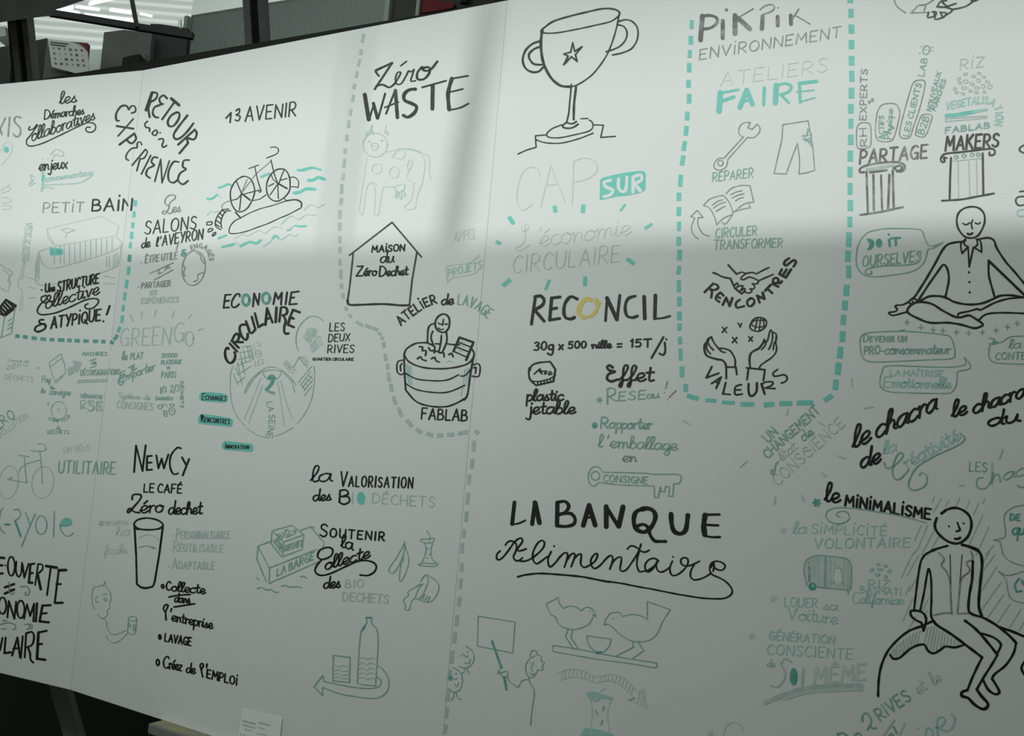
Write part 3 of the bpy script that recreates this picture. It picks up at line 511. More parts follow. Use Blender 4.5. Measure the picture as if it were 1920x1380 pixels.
# ------------------------------------------------------------------ drawings and words on the right board
draw("""
# trophy_drawing | black marker drawing of a two-handled trophy cup with a star on a podium
@ 960 0 4
G 14
225,220 300,165 400,130 560,90 680,65 760,68 805,90 800,120
G 11
800,120 740,160 620,190 480,220 340,245 250,248 220,235
G 20
225,225 216,340 235,470 290,580 360,640 430,650
G 11
803,105 785,200 750,320 700,430 620,540 550,600 480,640 430,652
G 16
210,308 150,330 100,380 80,450 100,510 150,540 200,535 232,505
212,350 170,365 130,400 130,440 165,480 225,485
G 12
800,160 850,148 900,160 940,210 940,290 900,360 830,395 752,412; 795,185 840,200 862,245 850,300 810,345 760,370 705,388
_ 455,320 470,385 525,350 475,410 488,460 445,425 388,485 420,420 388,405 440,390 455,320
_ 445,632 425,850 410,915
G 17
480,650 465,780 462,895
G 13
410,915 378,945 400,960 450,958 495,932; 412,920 450,928 482,912
G 10
375,935 300,965 260,1005 280,1030 360,1032 470,1010 570,985 605,955 600,915 578,900; _ 515,890 568,888
45,1155 110,1125 180,1105; _ 180,1105 175,1018 250,1012; 175,1045 250,1070 370,1072 500,1040 608,998; _ 612,936 685,938 665,1030 775,1022
O 224,236 14,16
# handwritten_lettering | very large faint pencil-grey capital letters under the trophy
X 9
210,1320 190,1265 130,1255 70,1310 40,1420 40,1520 80,1575 150,1535; _ 215,1545 290,1240 397,1515; _ 250,1390 345,1380; _ 462,1210 450,1530; 455,1212 530,1185 610,1200 640,1260 600,1320 520,1355 460,1362
# word_badge | solid teal badge with the word SUR left white in it
T 4
= 665,1345 720,1322 850,1295 960,1282 998,1295 1000,1370 990,1430 900,1460 780,1475 672,1498 658,1485 660,1400
W 24
740,1352 690,1368 705,1402 755,1425 740,1460 690,1475; 800,1340 800,1410 830,1438 855,1415 862,1330; _ 908,1440 908,1330; 908,1328 965,1312 970,1350 920,1378; _ 920,1378 962,1430
# ray_mark | short teal dash near the faint slogan
@ 960 345 4
T 29
| 318,163 326,213; | 535,153 530,217; | 860,560 916,600; | 548,693 546,768; | -25,245 13,300; | -122,432 -84,447; | -12,715 -70,764
T 15
| 812,202 850,150
T 21
| 995,335 1052,298; | 282,716 250,795
# handwritten_lettering | barely visible joined handwriting inside the teal ray marks
X 10
70,320 80,355 115,340 120,310 95,300 100,380 85,440 45,470 20,480 60,500 130,455
"économie" 165 200,470 890,378; _ 215,325 210,345
# handwritten_lettering | thin grey capitals CIRCULAIRE under the faint joined writing
L 8
"CIRCULAIRE" 140 5,670 800,582
# handwritten_lettering | big black capitals with a yellow ring arrow for the letter O
K 24
_ 175,845 145,1050; 170,845 215,840 240,870 225,910 165,945; _ 170,945 240,1028
_ 360,847 297,855; _ 297,855 282,1020 358,1008; _ 290,938 335,930
488,862 440,845 400,890 388,950 400,1000 440,1012 468,1000
K 20
_ 700,1025 714,850; _ 788,1015 808,835
K 28
_ 712,855 786,1015
K 22
925,840 870,860 848,920 860,985 900,1002 940,990
K 26
_ 990,845 995,1008; _ 1075,835 1070,1008
K 16
1070,1010 1130,1005 1185,990
Y 34
588,866 545,868 508,920 502,970 540,1000
Y 24
540,1002 600,985 640,930 648,890
Y 4
=_ 612,870 632,853 674,893 645,912 618,906
# handwritten_lettering | black handwritten sum 30g x 500 mille = 15T per day
K 15
"30" 68 165,1248 255,1242
305,1205 280,1210 275,1235 300,1240 310,1215; 308,1210 305,1265 290,1282 268,1270
x 367,1223 22
"500" 55 422,1232 552,1228
"nille" 62 595,1232 745,1228
_ 790,1200 822,1198; _ 790,1222 822,1220
"15" 62 885,1222 965,1220; 
_ 990,1165 1045,1162; _ 1018,1163 1016,1222; _ 1135,1148 1045,1305; 1145,1190 1148,1255 1130,1282 1105,1270; . 1157,1165
# lid_drawing | black drawing of a small striped round lid
@ 960 690 4
K 14
130,20 150,-20 200,-40 285,-48; _ 285,-48 325,10 310,100 180,130; 180,130 135,85 125,35 130,0
K 10
150,98 200,100 270,85 325,55; _ 190,104 196,126; _ 215,103 220,124; _ 240,98 245,120; _ 262,92 268,114; _ 285,82 292,106
_ 165,45 210,5 225,45 200,20 250,25; 245,45 250,20 265,30 250,45; 275,50 285,25 300,45 280,48
K 16
"plastic" 95 105,247 385,242
"jetable" 110 115,345 475,342
# handwritten_lettering | black joined word beginning with a curly E above the grey exclamation
K 20
755,-5 730,-20 712,-5 735,20 770,25; 770,28 725,45 712,80 745,100 790,85
K 18
"ffet" 130 800,97 1062,100
# handwritten_lettering | thin grey word with a star before it and exclamation strokes after it
D 11
* 655,240 18
_ 715,155 715,270; 712,158 755,150 775,175 760,200 718,215; 725,212 765,240 800,245; "ESEau" 70 800,245 1105,222
M 9
_ 1165,102 1150,152; _ 1230,168 1178,220; . 1142,185 1166,237
# handwritten_lettering | teal joined handwriting in three lines above the key
E 13
* 620,430 18
D 13
"Rapporter" 90 665,450 1050,458
D 11
"l'emballage" 105 645,592 1240,618
M 10
"en" 90 825,702 935,705
# key_drawing | thin teal-grey outline of a key with a word inside
D 9
677,780 662,752 625,738 590,758 570,815 585,868 615,885 650,857; o 625,808 32,33
_ 677,780 1000,788 1060,797 1230,795; 1230,795 1262,805 1268,835 1250,865 1215,867; _ 1212,872 1205,960 1175,962 1180,890 1150,888 1145,928 1118,925 1112,890 1095,970 1068,970 1065,885; 1065,885 950,880 820,877 650,857
"CONSIGNE" 55 685,850 1015,868
# handwritten_lettering | heavy black capitals LA BANQUE
K 27
_ 18,1008 0,1170; _ 150,1170 172,1010
K 14
0,1172 50,1165 100,1142; _ 148,1108 195,1102
K 34
_ 172,1010 205,1160; _ 340,1010 337,1180
K 25
340,1008 395,1000 425,1035 400,1080 345,1102; 345,1100 435,1090 472,1130 460,1172 400,1188 335,1182
K 34
_ 534,1180 578,1030 623,1178; _ 706,1040 706,1190; _ 800,1185 832,1042
K 15
_ 545,1125 605,1117
K 27
_ 708,1045 798,1190
K 32
985,1052 930,1080 912,1140 930,1205 990,1230 1045,1190 1075,1120 1058,1070 1010,1052 975,1062
K 25
940,1185 985,1172 1022,1200 1035,1250 1068,1295 1110,1300 1152,1300
K 33
1192,1095 1197,1170 1217,1225 1265,1242 1303,1210 1318,1105
K 18
_ 1555,1098 1450,1100; _ 1440,1175 1545,1180; 1445,1258 1500,1268 1560,1267
K 38
1448,1105 1437,1180 1445,1250
# handwritten_lettering | large black joined word with a long underline swash
@ 920 985 8
K 28
140,385 95,430 90,500 130,515 190,470 270,370 340,270 400,210 460,190 475,240 430,310 400,360 430,385 530,352
220,295 260,245 320,235 375,270 390,330 370,400 340,470 370,525 430,525 475,485
440,535 520,535 620,490 720,410 790,330 805,260 770,225 710,260 660,340 630,430 640,530 690,575 760,535 850,465
905,395 860,500 870,600 900,620 970,560 1040,470 1110,410 1150,425 1145,500 1105,625
1150,510 1200,440 1250,420 1260,470 1205,620; 1260,490 1310,440 1355,430 1355,500 1350,580 1400,630 1480,600
1480,600 1560,540 1600,460 1590,420 1540,450 1500,530 1520,620 1570,645 1650,590 1730,500 1800,450 1830,490 1820,560 1785,655
. 950,312
@ 1140 1000 7.385
K 24
25,495 60,410 110,350 165,325 185,345 175,430 165,490 195,525 260,495 330,400 400,290 440,200 455,150
435,245 405,340 400,440 430,525 480,525 560,505 640,450 680,385
700,380 640,345 565,365 515,430 520,510 560,535 630,475 690,385; 690,380 665,440 690,515 735,535 790,515 850,470
890,385 855,480 870,560 910,585 980,560 1050,500 1100,430 1105,360 1060,335 1010,360 1015,420 1070,450 1150,440 1265,385
1190,440 1150,510 1140,590 1180,640 1240,640 1330,610 1430,550
265,220 300,180 350,175 410,205 460,245 510,260 570,232; . 900,325
1455,520 1470,440 1450,400 1415,440 1410,520 1450,575 1530,610 1620,660 1690,730 1720,800 1690,860 1600,900 1480,905 1300,895 1100,865 900,830 600,770 400,735 200,695 0,665
1430,470 1440,410 1500,385 1580,405 1620,450 1600,495 1550,510 1480,480 1450,420
@ 920 985 8
K 30
405,772 520,742 700,722 850,725 1050,740 1350,768 1600,815 1780,850
# birds_drawing | thin line drawing of two birds and a bowl on a perch
@ 960 1035 4
D 8
_ 255,388 347,340; 347,340 355,385 385,422; 385,422 430,405 480,412 520,440; 520,440 545,418 580,415 610,440 625,475; 605,490 580,535 530,565 470,580 400,570 350,540 325,485; 325,485 285,460 255,388
_ 420,582 400,632 460,728; _ 455,582 440,640 505,735
690,548 705,500 740,460 800,452 825,482; 825,482 900,467 970,480 1015,505; _ 1015,505 1012,370 1188,432; 1188,432 1130,520 1095,600 1050,650 1000,668 940,672 880,660 800,610 750,560 715,540 690,548
_ 905,675 912,712 775,782; _ 945,675 988,738 895,805
_ 563,628 742,652; 742,652 730,700 690,745 640,750 590,715 565,670 563,628
305,700 480,725 760,780 1085,832; _ 1085,832 1085,862 1065,868; 1065,868 880,835 650,805 320,748; _ 320,748 302,740 305,700
E 9
. 582,440 760,498
=_ 598,458 636,487 608,482; =_ 630,745 672,745 668,766 630,766
# teacher_drawing | faint teal drawing of a curly-haired person pointing at a board
D 8
_ -255,480 -260,705 5,757 22,524 -255,480; -35,940 -20,970 0,985 45,1012 75,965 125,955; 132,800 105,840 105,900 130,940 165,930 195,880
135,778 145,745 180,740 188,772; 186,770 215,778 218,815; 218,815 242,832 225,855; 225,855 230,882 200,885; 135,778 142,792 170,778
_ 160,825 140,880 156,892; 132,908 148,920 162,908; 125,940 135,985 160,1020 165,1080 150,1180 138,1298
-90,880 -110,910 -70,900 -40,895 -35,930 -70,940 -85,915
. 135,830 178,852
E 16
_ -150,670 -80,868; _ -60,935 -42,1030
# faces_drawing | two small smiling teal faces beside the dashed line
D 8
-345,705 -300,740 -285,790 -300,840 -350,870 -400,855; -370,760 -340,790 -330,775; -355,830 -325,835 -312,805; _ -355,875 -360,900 -375,910; _ -340,875 -320,915
-445,865 -390,900 -372,960 -390,1030 -440,1050 -470,1030; -470,920 -430,955 -415,945; -430,990 -415,1010 -400,980; -435,1055 -440,1090 -460,1115; -420,1055 -405,1095 -380,1105
E 10
. -383,778 -335,748 -420,912; -475,950 -460,930 -455,960
# arrow_drawing | faint teal hatched curved arrow
V 8
340,910 400,885 470,875 560,900 640,935 740,915 840,945 930,1030; 360,962 440,940 520,945 600,970 640,980 720,965 800,990 880,1060 920,1100; _ 980,1012 1010,1170 870,1105
_ 375,895 370,955; _ 400,888 395,948; _ 430,882 425,940; _ 460,880 455,940; _ 490,882 485,942; _ 520,890 515,945; _ 550,900 545,952; _ 580,912 575,962; _ 610,925 605,970; _ 665,930 660,975; _ 695,922 690,970; _ 725,918 715,966; _ 755,920 745,972; _ 785,928 770,982; _ 812,938 795,990; _ 840,950 820,1008; _ 865,968 842,1028; _ 890,990 865,1050; _ 912,1010 885,1068; _ 960,1035 940,1130; _ 975,1050 965,1145; _ 988,1080 985,1155
# apple_core_drawing | teal apple core cut off by the lower edge
U 8
= 558,1060 620,1048 665,1062 755,1090 740,1110 670,1098 640,1122 585,1105; = 540,1330 600,1323 700,1345 760,1370 760,1410 530,1410
V 8
660,1050 680,1030 702,1020; 590,1110 602,1200 590,1310; 745,1115 715,1200 732,1345
D 9
_ 628,1188 640,1222; _ 688,1155 682,1186; _ 668,1292 678,1262; _ 875,1110 920,1095
# lower_edge_marks | faint grey-teal stars and an arch at the lower edge
V 9
* 1800,632 26; * 1490,1362 22; 1585,1370 1610,1302 1660,1278 1710,1295 1732,1332; . 1772,1375 
# handwritten_lettering | thick worn black capitals with dotted i at the top
@ 960 0 4
B 32
_ 1427,120 1413,300; _ 1580,155 1580,285
B 22
1425,122 1480,115 1532,132 1535,172 1490,208 1430,218; . 1608,74
B 34
_ 1672,115 1672,250; _ 1695,135 1782,215
B 9
_ 1808,66 1702,128
B 30
_ 1880,120 1873,215; _ 1992,125 1992,190; _ 2090,115 2092,180
M 11
1860,72 1900,42 1955,35 1965,65 1930,92 1885,105; . 1995,58; _ 2102,140 2150,68
B 9
_ 2120,112 2235,180
# handwritten_lettering | thin grey capitals ENVIRONNEMENT
M 9
"ENV|RONNEMENT" 85 1405,447 2462,277
# handwritten_lettering | very faint grey capitals above the teal capitals
X 9
"ATELIERS" 110 1562,645 2360,535
# handwritten_lettering | bold light teal capitals FAIRE
T 38
_ 1562,695 1552,832
T 21
_ 1556,698 1698,672; _ 1892,658 1886,785
T 28
_ 1556,765 1662,727; _ 2156,624 2285,609
T 34
_ 1708,805 1760,675 1802,780
T 16
_ 1730,765 1790,745
T 38
_ 1982,640 1974,770
T 21
1982,642 2050,625 2094,650 2070,690 2012,710; _ 2015,710 2076,770; _ 2155,630 2160,765
T 11
_ 2135,690 2265,675; _ 2155,765 2272,732
# wrench_drawing | thin grey outline of a spanner
M 8
1788,918 1740,920 1705,955 1703,1005 1735,1028; _ 1735,1025 1590,1185; 1590,1185 1545,1190 1515,1230 1520,1262 1560,1275 1605,1250 1618,1195; _ 1618,1195 1765,1030; 1765,1030 1815,1030 1855,990 1858,955 1840,930; _ 1840,930 1800,970 1768,957 1788,918; o 1563,1222 19,22
D 9
"RÉPARER" 75 1503,1362 1805,1328
# trousers_drawing | thin grey outline of patched trousers
@ 1440 0 4
M 8
_ 110,935 300,905 335,1100 350,1275; 350,1275 300,1292 232,1305; 232,1305 236,1200 220,1075; 220,1075 180,1180 135,1305; _ 135,1305 45,1300 105,1035 110,935
D 9
_ 270,1010 285,1060; _ 255,1020 300,1015; _ 290,1045 328,1030; _ 300,1060 325,1095; _ 260,1042 310,1055; _ 300,965 292,1010; _ 308,980 325,1010; _ 315,1070 325,1040
# dashed_line | broad teal dashes framing the column at its right, bottom and left side
T 38
| 617,-20 615,22; | 620,66 622,132; | 625,183 625,252; | 625,300 626,368; | 625,420 627,490; | 625,530 630,612; | 625,658 625,738; | 620,780 620,852; | 620,890 622,964; | 619,1008 620,1086; | 616,1128 616,1212; | 614,1250 614,1330; | 615,1372 614,1460
@ 1440 345 4
| 616,120 616,202; | 613,244 613,324; | 606,362 604,472; | 600,498 597,584; | 602,610 605,706; | 590,754 584,840; | 577,872 573,946; | 567,980 561,1056; | 558,1102 557,1184; | 544,1218 536,1308; | 530,1338 520,1430; | 510,1466 504,1544
@ 1440 690 4
| 482,202 420,246; | 215,262 336,260; | 84,266 180,265; | -32,276 45,270
T 33
| -207,272 -104,272; | -348,258 -250,260; | -472,240 -390,246; | -608,206 -522,232
@ 960 0 4
T 30
| 1348,150 1346,216; | 1340,268 1340,334; | 1333,374 1331,434; | 1329,472 1327,542; | 1323,600 1322,656; | 1329,703 1326,775; | 1316,836 1311,902; | 1308,944 1302,1016; | 1296,1058 1285,1130; | 1286,1165 1272,1240; | 1266,1310 1260,1400
@ 960 345 4
| 1252,65 1250,126; | 1252,172 1248,240; | 1252,280 1250,352; | 1250,395 1249,462; | 1258,490 1252,572; | 1254,612 1245,678; | 1250,722 1250,812; | 1255,845 1253,917; | 1255,955 1253,1022; | 1257,1045 1252,1100; | 1258,1145 1260,1203; | 1260,1232 1265,1325; | 1274,1366 1272,1450; | 1304,1498 1300,1558
# book_drawing | thin grey drawing of an open book with a curved arrow beside it
M 8
1435,160 1480,115 1540,92 1585,85; 1435,160 1480,180 1515,240 1535,305; 1535,305 1580,260 1655,225; 1585,85 1630,140 1658,215; 1605,72 1650,30 1720,10 1785,12; _ 1785,12 1812,135; 1812,135 1740,150 1658,215; _ 1575,285 1592,303 1615,288 1655,225; 1680,205 1730,188 1785,178; _ 1785,178 1775,140
1500,160 1540,130 1580,118; 1510,180 1555,150 1600,135; 1530,205 1570,180 1600,165; 1640,80 1680,60 1725,50; 1650,105 1690,85 1740,72; 1675,128 1700,110 1735,100
_ 1370,255 1340,243 1388,198 1432,250 1395,252; 1370,255 1345,320 1360,380 1395,410; 1395,252 1395,310 1430,370 1478,390
# handwritten_lettering | thin teal-grey capitals in two lines under the book
D 9
"CIRCULER" 75 1525,405 1832,380
"TRANSFORMER" 75 1513,490 2025,472
# handshake_drawing | black drawing of two clasped hands
@ 1310 480 9.6
K 34
_ 530,160 680,325; 260,300 330,325 430,375 570,405; _ 570,405 650,580 770,675
K 28
680,325 770,290 845,315; 845,315 960,295 1035,322; 1040,318 1150,260 1265,205; 845,318 790,360 755,410 800,425 850,405 905,372; 905,375 980,395 1070,440; 1075,445 1200,390 1340,330
1075,440 1060,490 1010,500 960,495; 965,500 1005,545 990,590 930,590; 920,595 955,620 935,655 880,665 830,640; 650,520 690,485 710,530 675,575; 690,560 730,540 790,530 775,590 750,620; 770,620 830,580 820,640 780,670
# handwritten_lettering | black capitals RENCONTRES curving under the clasped hands
K 40
_ 105,650 260,495; 260,495 330,520 350,570 290,610 205,595; _ 205,595 240,640 225,745
_ 445,710 390,655; 390,655 320,720 310,780 370,825; _ 340,735 385,755
_ 430,880 495,750 555,900 605,755
740,785 680,830 665,890 700,930 815,900; 935,760 880,800 875,870 920,905 980,870 1000,800 960,760 930,760
K 44
_ 1050,710 1095,835; _ 1050,715 1180,770 1150,660
_ 1195,625 1290,520; _ 1240,590 1320,665
_ 1430,550 1330,500; 1340,500 1340,420 1390,390 1430,420 1425,470 1370,490; 1420,485 1460,490 1495,455
_ 1495,240 1450,325 1565,385 1660,240; _ 1510,350 1580,240
1625,40 1560,85 1535,140 1570,170 1640,120 1710,75 1750,110 1705,190
# hands_drawing | black drawing of two open hands below a small globe
@ 1310 590 8.625
K 34
205,360 150,395 130,450 95,480 90,560 120,650 190,690 290,720 380,735 430,790 445,860
K 28
205,362 245,450 320,545 380,600 430,608; 160,400 150,455 180,510 235,568; 125,470 125,540 150,590 190,632
330,545 400,545 500,580 560,660 590,740 585,840
K 32
_ 445,840 445,1030; _ 440,845 605,850; _ 600,850 615,965
830,840 820,720 840,630 900,580 970,545 1030,470 1060,405
K 24
1060,405 1085,440 1070,500 1015,565; 1060,450 1110,420 1140,300 1165,245 1190,290 1190,400 1165,490 1130,560; 1195,285 1250,310 1255,400 1215,480 1205,565; 1255,330 1245,450 1260,540 1240,620 1170,700 1080,760 1000,820 975,885
K 32
_ 775,860 1070,890 1045,1065; _ 805,865 780,1050
K 24
965,45 880,80 830,170 840,230 930,270 1000,255 1080,190 1095,110 1050,60 965,45
K 20
850,150 900,190 1000,200 1080,170; 870,110 920,90 1050,90 1085,105; _ 900,70 850,140; _ 950,60 910,240; _ 1000,55 975,265; _ 1040,65 1060,180
K 24
x 415,245 55; x 580,410 55; x 838,392 45; _ 635,135 675,200; _ 695,140 665,195
# handwritten_lettering | black capitals VALEURS under the two open hands
K 30
_ 212,840 120,1020 325,945; _ 205,1115 360,1010 280,1190; _ 265,1080 325,1110
_ 435,1100 390,1280 510,1290; 690,1130 600,1160 580,1240 600,1295 705,1280; _ 600,1215 680,1215
K 36
805,1120 805,1230 830,1310 890,1300 935,1230 940,1105; _ 1015,1120 1065,1280
K 28
1015,1120 1100,1085 1195,1090 1180,1140 1080,1185; _ 1075,1185 1240,1195
1275,885 1205,940 1215,990 1280,990 1380,970 1430,1020 1400,1080 1335,1105
# handwritten_lettering | teal and grey slanted lines about a change of conscience
@ 1440 690 4
D 13
"UN" 80 5,560 75,490
D 12
"CHANGEMENT" 75 0,680 392,330
D 11
45,770 30,760 20,790 40,800; _ 60,715 40,800; _ 68,715 75,700
L 9
"état" 85 100,700 225,600
D 10
"de" 85 265,552 348,490
L 10
"CONSCIENCE" 90 75,885 580,425
# ray_mark | short grey tick near the slanted lines
L 12
_ 370,400 420,430; _ 265,625 320,612; _ -210,745 -160,700; _ 625,80 630,140; _ 148,310 142,355; 720,308 750,295 790,293; _ 525,658 578,678; _ 400,785 435,812; _ 45,1022 55,965; _ 252,955 268,1000; _ -635,395 -580,430; _ 1760,610 1735,680; _ 1435,880 1468,880
# speech_bubble_drawing | thin teal speech bubble with teal words, pointing at the meditating figure
@ 1440 345 4
D 9
700,410 750,362 850,338 950,333 1120,338 1160,360 1175,410 1200,455 1235,465 1310,438; 1310,438 1240,480 1200,492 1180,560 1150,610 1080,655 950,680 800,695 720,680 672,630 660,560 672,470 700,410
E 6
= 740,412 782,415 797,450 775,487 742,493 762,455; O 832,442 24,33
E 17
_ 908,418 912,465; . 905,378; _ 957,405 958,458; _ 920,408 990,402
D 11
"OURSELVES" 85 708,618 1140,578
1140,505 1130,580 1050,605 880,612 760,630 728,655 740,675 775,672 770,650
# meditating_figure_drawing | black drawing of a bald figure sitting cross-legged with closed eyes
K 14
1525,170 1580,180 1618,220 1625,280 1605,340 1570,390 1520,405 1470,390 1430,340 1415,285 1425,225 1465,185 1525,170
K 11
1460,295 1485,305 1514,290; 1555,292 1575,300 1592,288; 1535,268 1525,300 1532,335
K 16
1497,372 1515,378 1533,367; . 1507,662 1510,735 1512,812
1480,415 1465,430 1400,438 1345,455 1305,500 1250,600 1180,720 1110,830 1085,860; 1575,415 1650,403 1695,425 1715,480 1780,580 1850,660 1922,748
K 12
1482,415 1450,440 1445,470 1455,520; _ 1455,520 1500,470; 1500,470 1470,450 1482,415; 1560,415 1590,425 1600,470 1600,510; _ 1600,510 1545,475; 1545,475 1570,455 1565,415; _ 1500,470 1508,620 1540,475
K 15
1125,875 1200,760 1270,660 1315,605 1345,640 1355,720 1330,845; 1655,575 1655,680 1680,780 1700,850
K 18
_ 1655,575 1925,835
K 13
_ 1085,855 1050,885 1080,905 1125,872 1085,855; . 1083,880
1050,885 1010,905 960,910 955,925 970,935 955,955 905,965 935,985 1000,970 1045,958
K 17
1130,885 1200,845 1280,840 1340,855 1400,885 1500,903 1600,895 1680,865 1740,838 1830,835 1925,852
1045,958 1080,900 1150,885 1230,900 1320,955 1420,1000 1500,985 1540,1000 1610,1050 1590,1070 1540,1080 1450,1055 1350,1040 1220,1040 1130,1010 1045,958
K 14
1425,990 1430,970 1500,955 1575,935 1590,945 1700,890 1800,860 1925,848; 1585,1015 1640,975 1760,965 1925,970
# ray_mark | small teal cross under the meditating figure
D 8
+ 1042,1035 1145,1075 1238,1092 1310,1098 1412,1110 1503,1115 1607,1112 1710,1095 1795,1072 1868,1045 18
# speech_bubble_drawing | teal rounded bubble with two lines of writing, its tail at the top
D 9
690,1180 710,1130 780,1112 1000,1103 1150,1112 1300,1128 1365,1145 1395,1220 1400,1280 1370,1310 1200,1318 900,1332 760,1330 705,1290 690,1180
E 6
=_ 965,1104 1030,1086 1012,1106
D 10
"Devenir un" 62 715,1182 1035,1182 sc
D 11
"PRO" 65 720,1277 835,1272; 
"-consommateur" 85 845,1275 1370,1272
# speech_bubble_drawing | teal bubble cut off by the right edge
D 9
1925,1140 1820,1145 1760,1180 1720,1192 1680,1195; 1665,1200 1655,1280 1680,1330 1760,1345 1925,1350; 1655,1155 1700,1165 1680,1190 1722,1180 1700,1200 1655,1195
"la" 75 1805,1232 1900,1228; "CONTE" 55 1705,1317 1930,1312
# speech_bubble_drawing | light teal bubble with two lines and a tail at its upper right corner
860,1390 880,1367 980,1362 1250,1372 1400,1370 1480,1350 1470,1300 1512,1350 1510,1385 1440,1400 1418,1410; 1418,1410 1412,1500 1375,1560 1300,1570 1050,1565 900,1555 845,1520 840,1460 860,1390
U 11
"LA MAÎTRISE" 48 915,1437 1310,1442
U 13
"Emotionnelle" 85 865,1522 1370,1532
# handwritten_lettering | bold black joined writing, two lines slanting upwards
@ 1440 690 4
K 21
"le" 190 632,605 770,550
"chacra" 190 805,530 1270,310
"de" 165 690,755 845,705
# handwritten_lettering | bold black joined writing cut off by the right edge
K 20
"le" 140 1378,370 1492,345
"chacra" 140 1535,345 1930,215
"du" 125 1645,440 1892,400
# handwritten_lettering | teal joined word with a long curled swash
U 15
"la" 110 860,650 965,620
D 13
870,710 890,750 940,735 1000,680 1010,640 975,645 940,720 935,800 970,838 1020,805 1055,760
U 14
"réativité" 115 1040,755 1450,530
D 12
1440,490 1475,530 1420,580 1250,660 1120,740 1060,840 1060,900 1110,915 1180,880 1190,810 1150,785 1135,805
# handwritten_lettering | light teal words cut off by the right edge
D 10
"LES" 75 1508,772 1637,778
1610,820 1570,830 1568,890 1620,905 1665,860 1690,780; 1675,860 1700,805 1730,800 1742,855
U 18
_ 1680,712 1676,870
D 11
"ac" 120 1760,845 1930,800; 1870,880 1895,895 1925,890
# handwritten_lettering | black line of writing with a teal star and a curled underline
E 17
* 365,1010 26
K 20
"le" 150 425,1000 540,1010
K 19
"M|N|MAL|SME" 82 578,1030 1215,1135
D 9
1185,1160 1000,1110 800,1075 620,1050 500,1050 440,1080 440,1130 500,1165 570,1160 610,1125 590,1080 540,1075 510,1100 540,1118
# handwritten_lettering | pale teal writing in two lines left of the seated man
V 10
* 115,1220 22
U 12
"la" 100 185,1242 290,1240
U 10
"S|MPL|C|TÉ" 75 325,1240 885,1255 sc
U 12
"VOLONTAIRE" 78 345,1352 1060,1342
""")
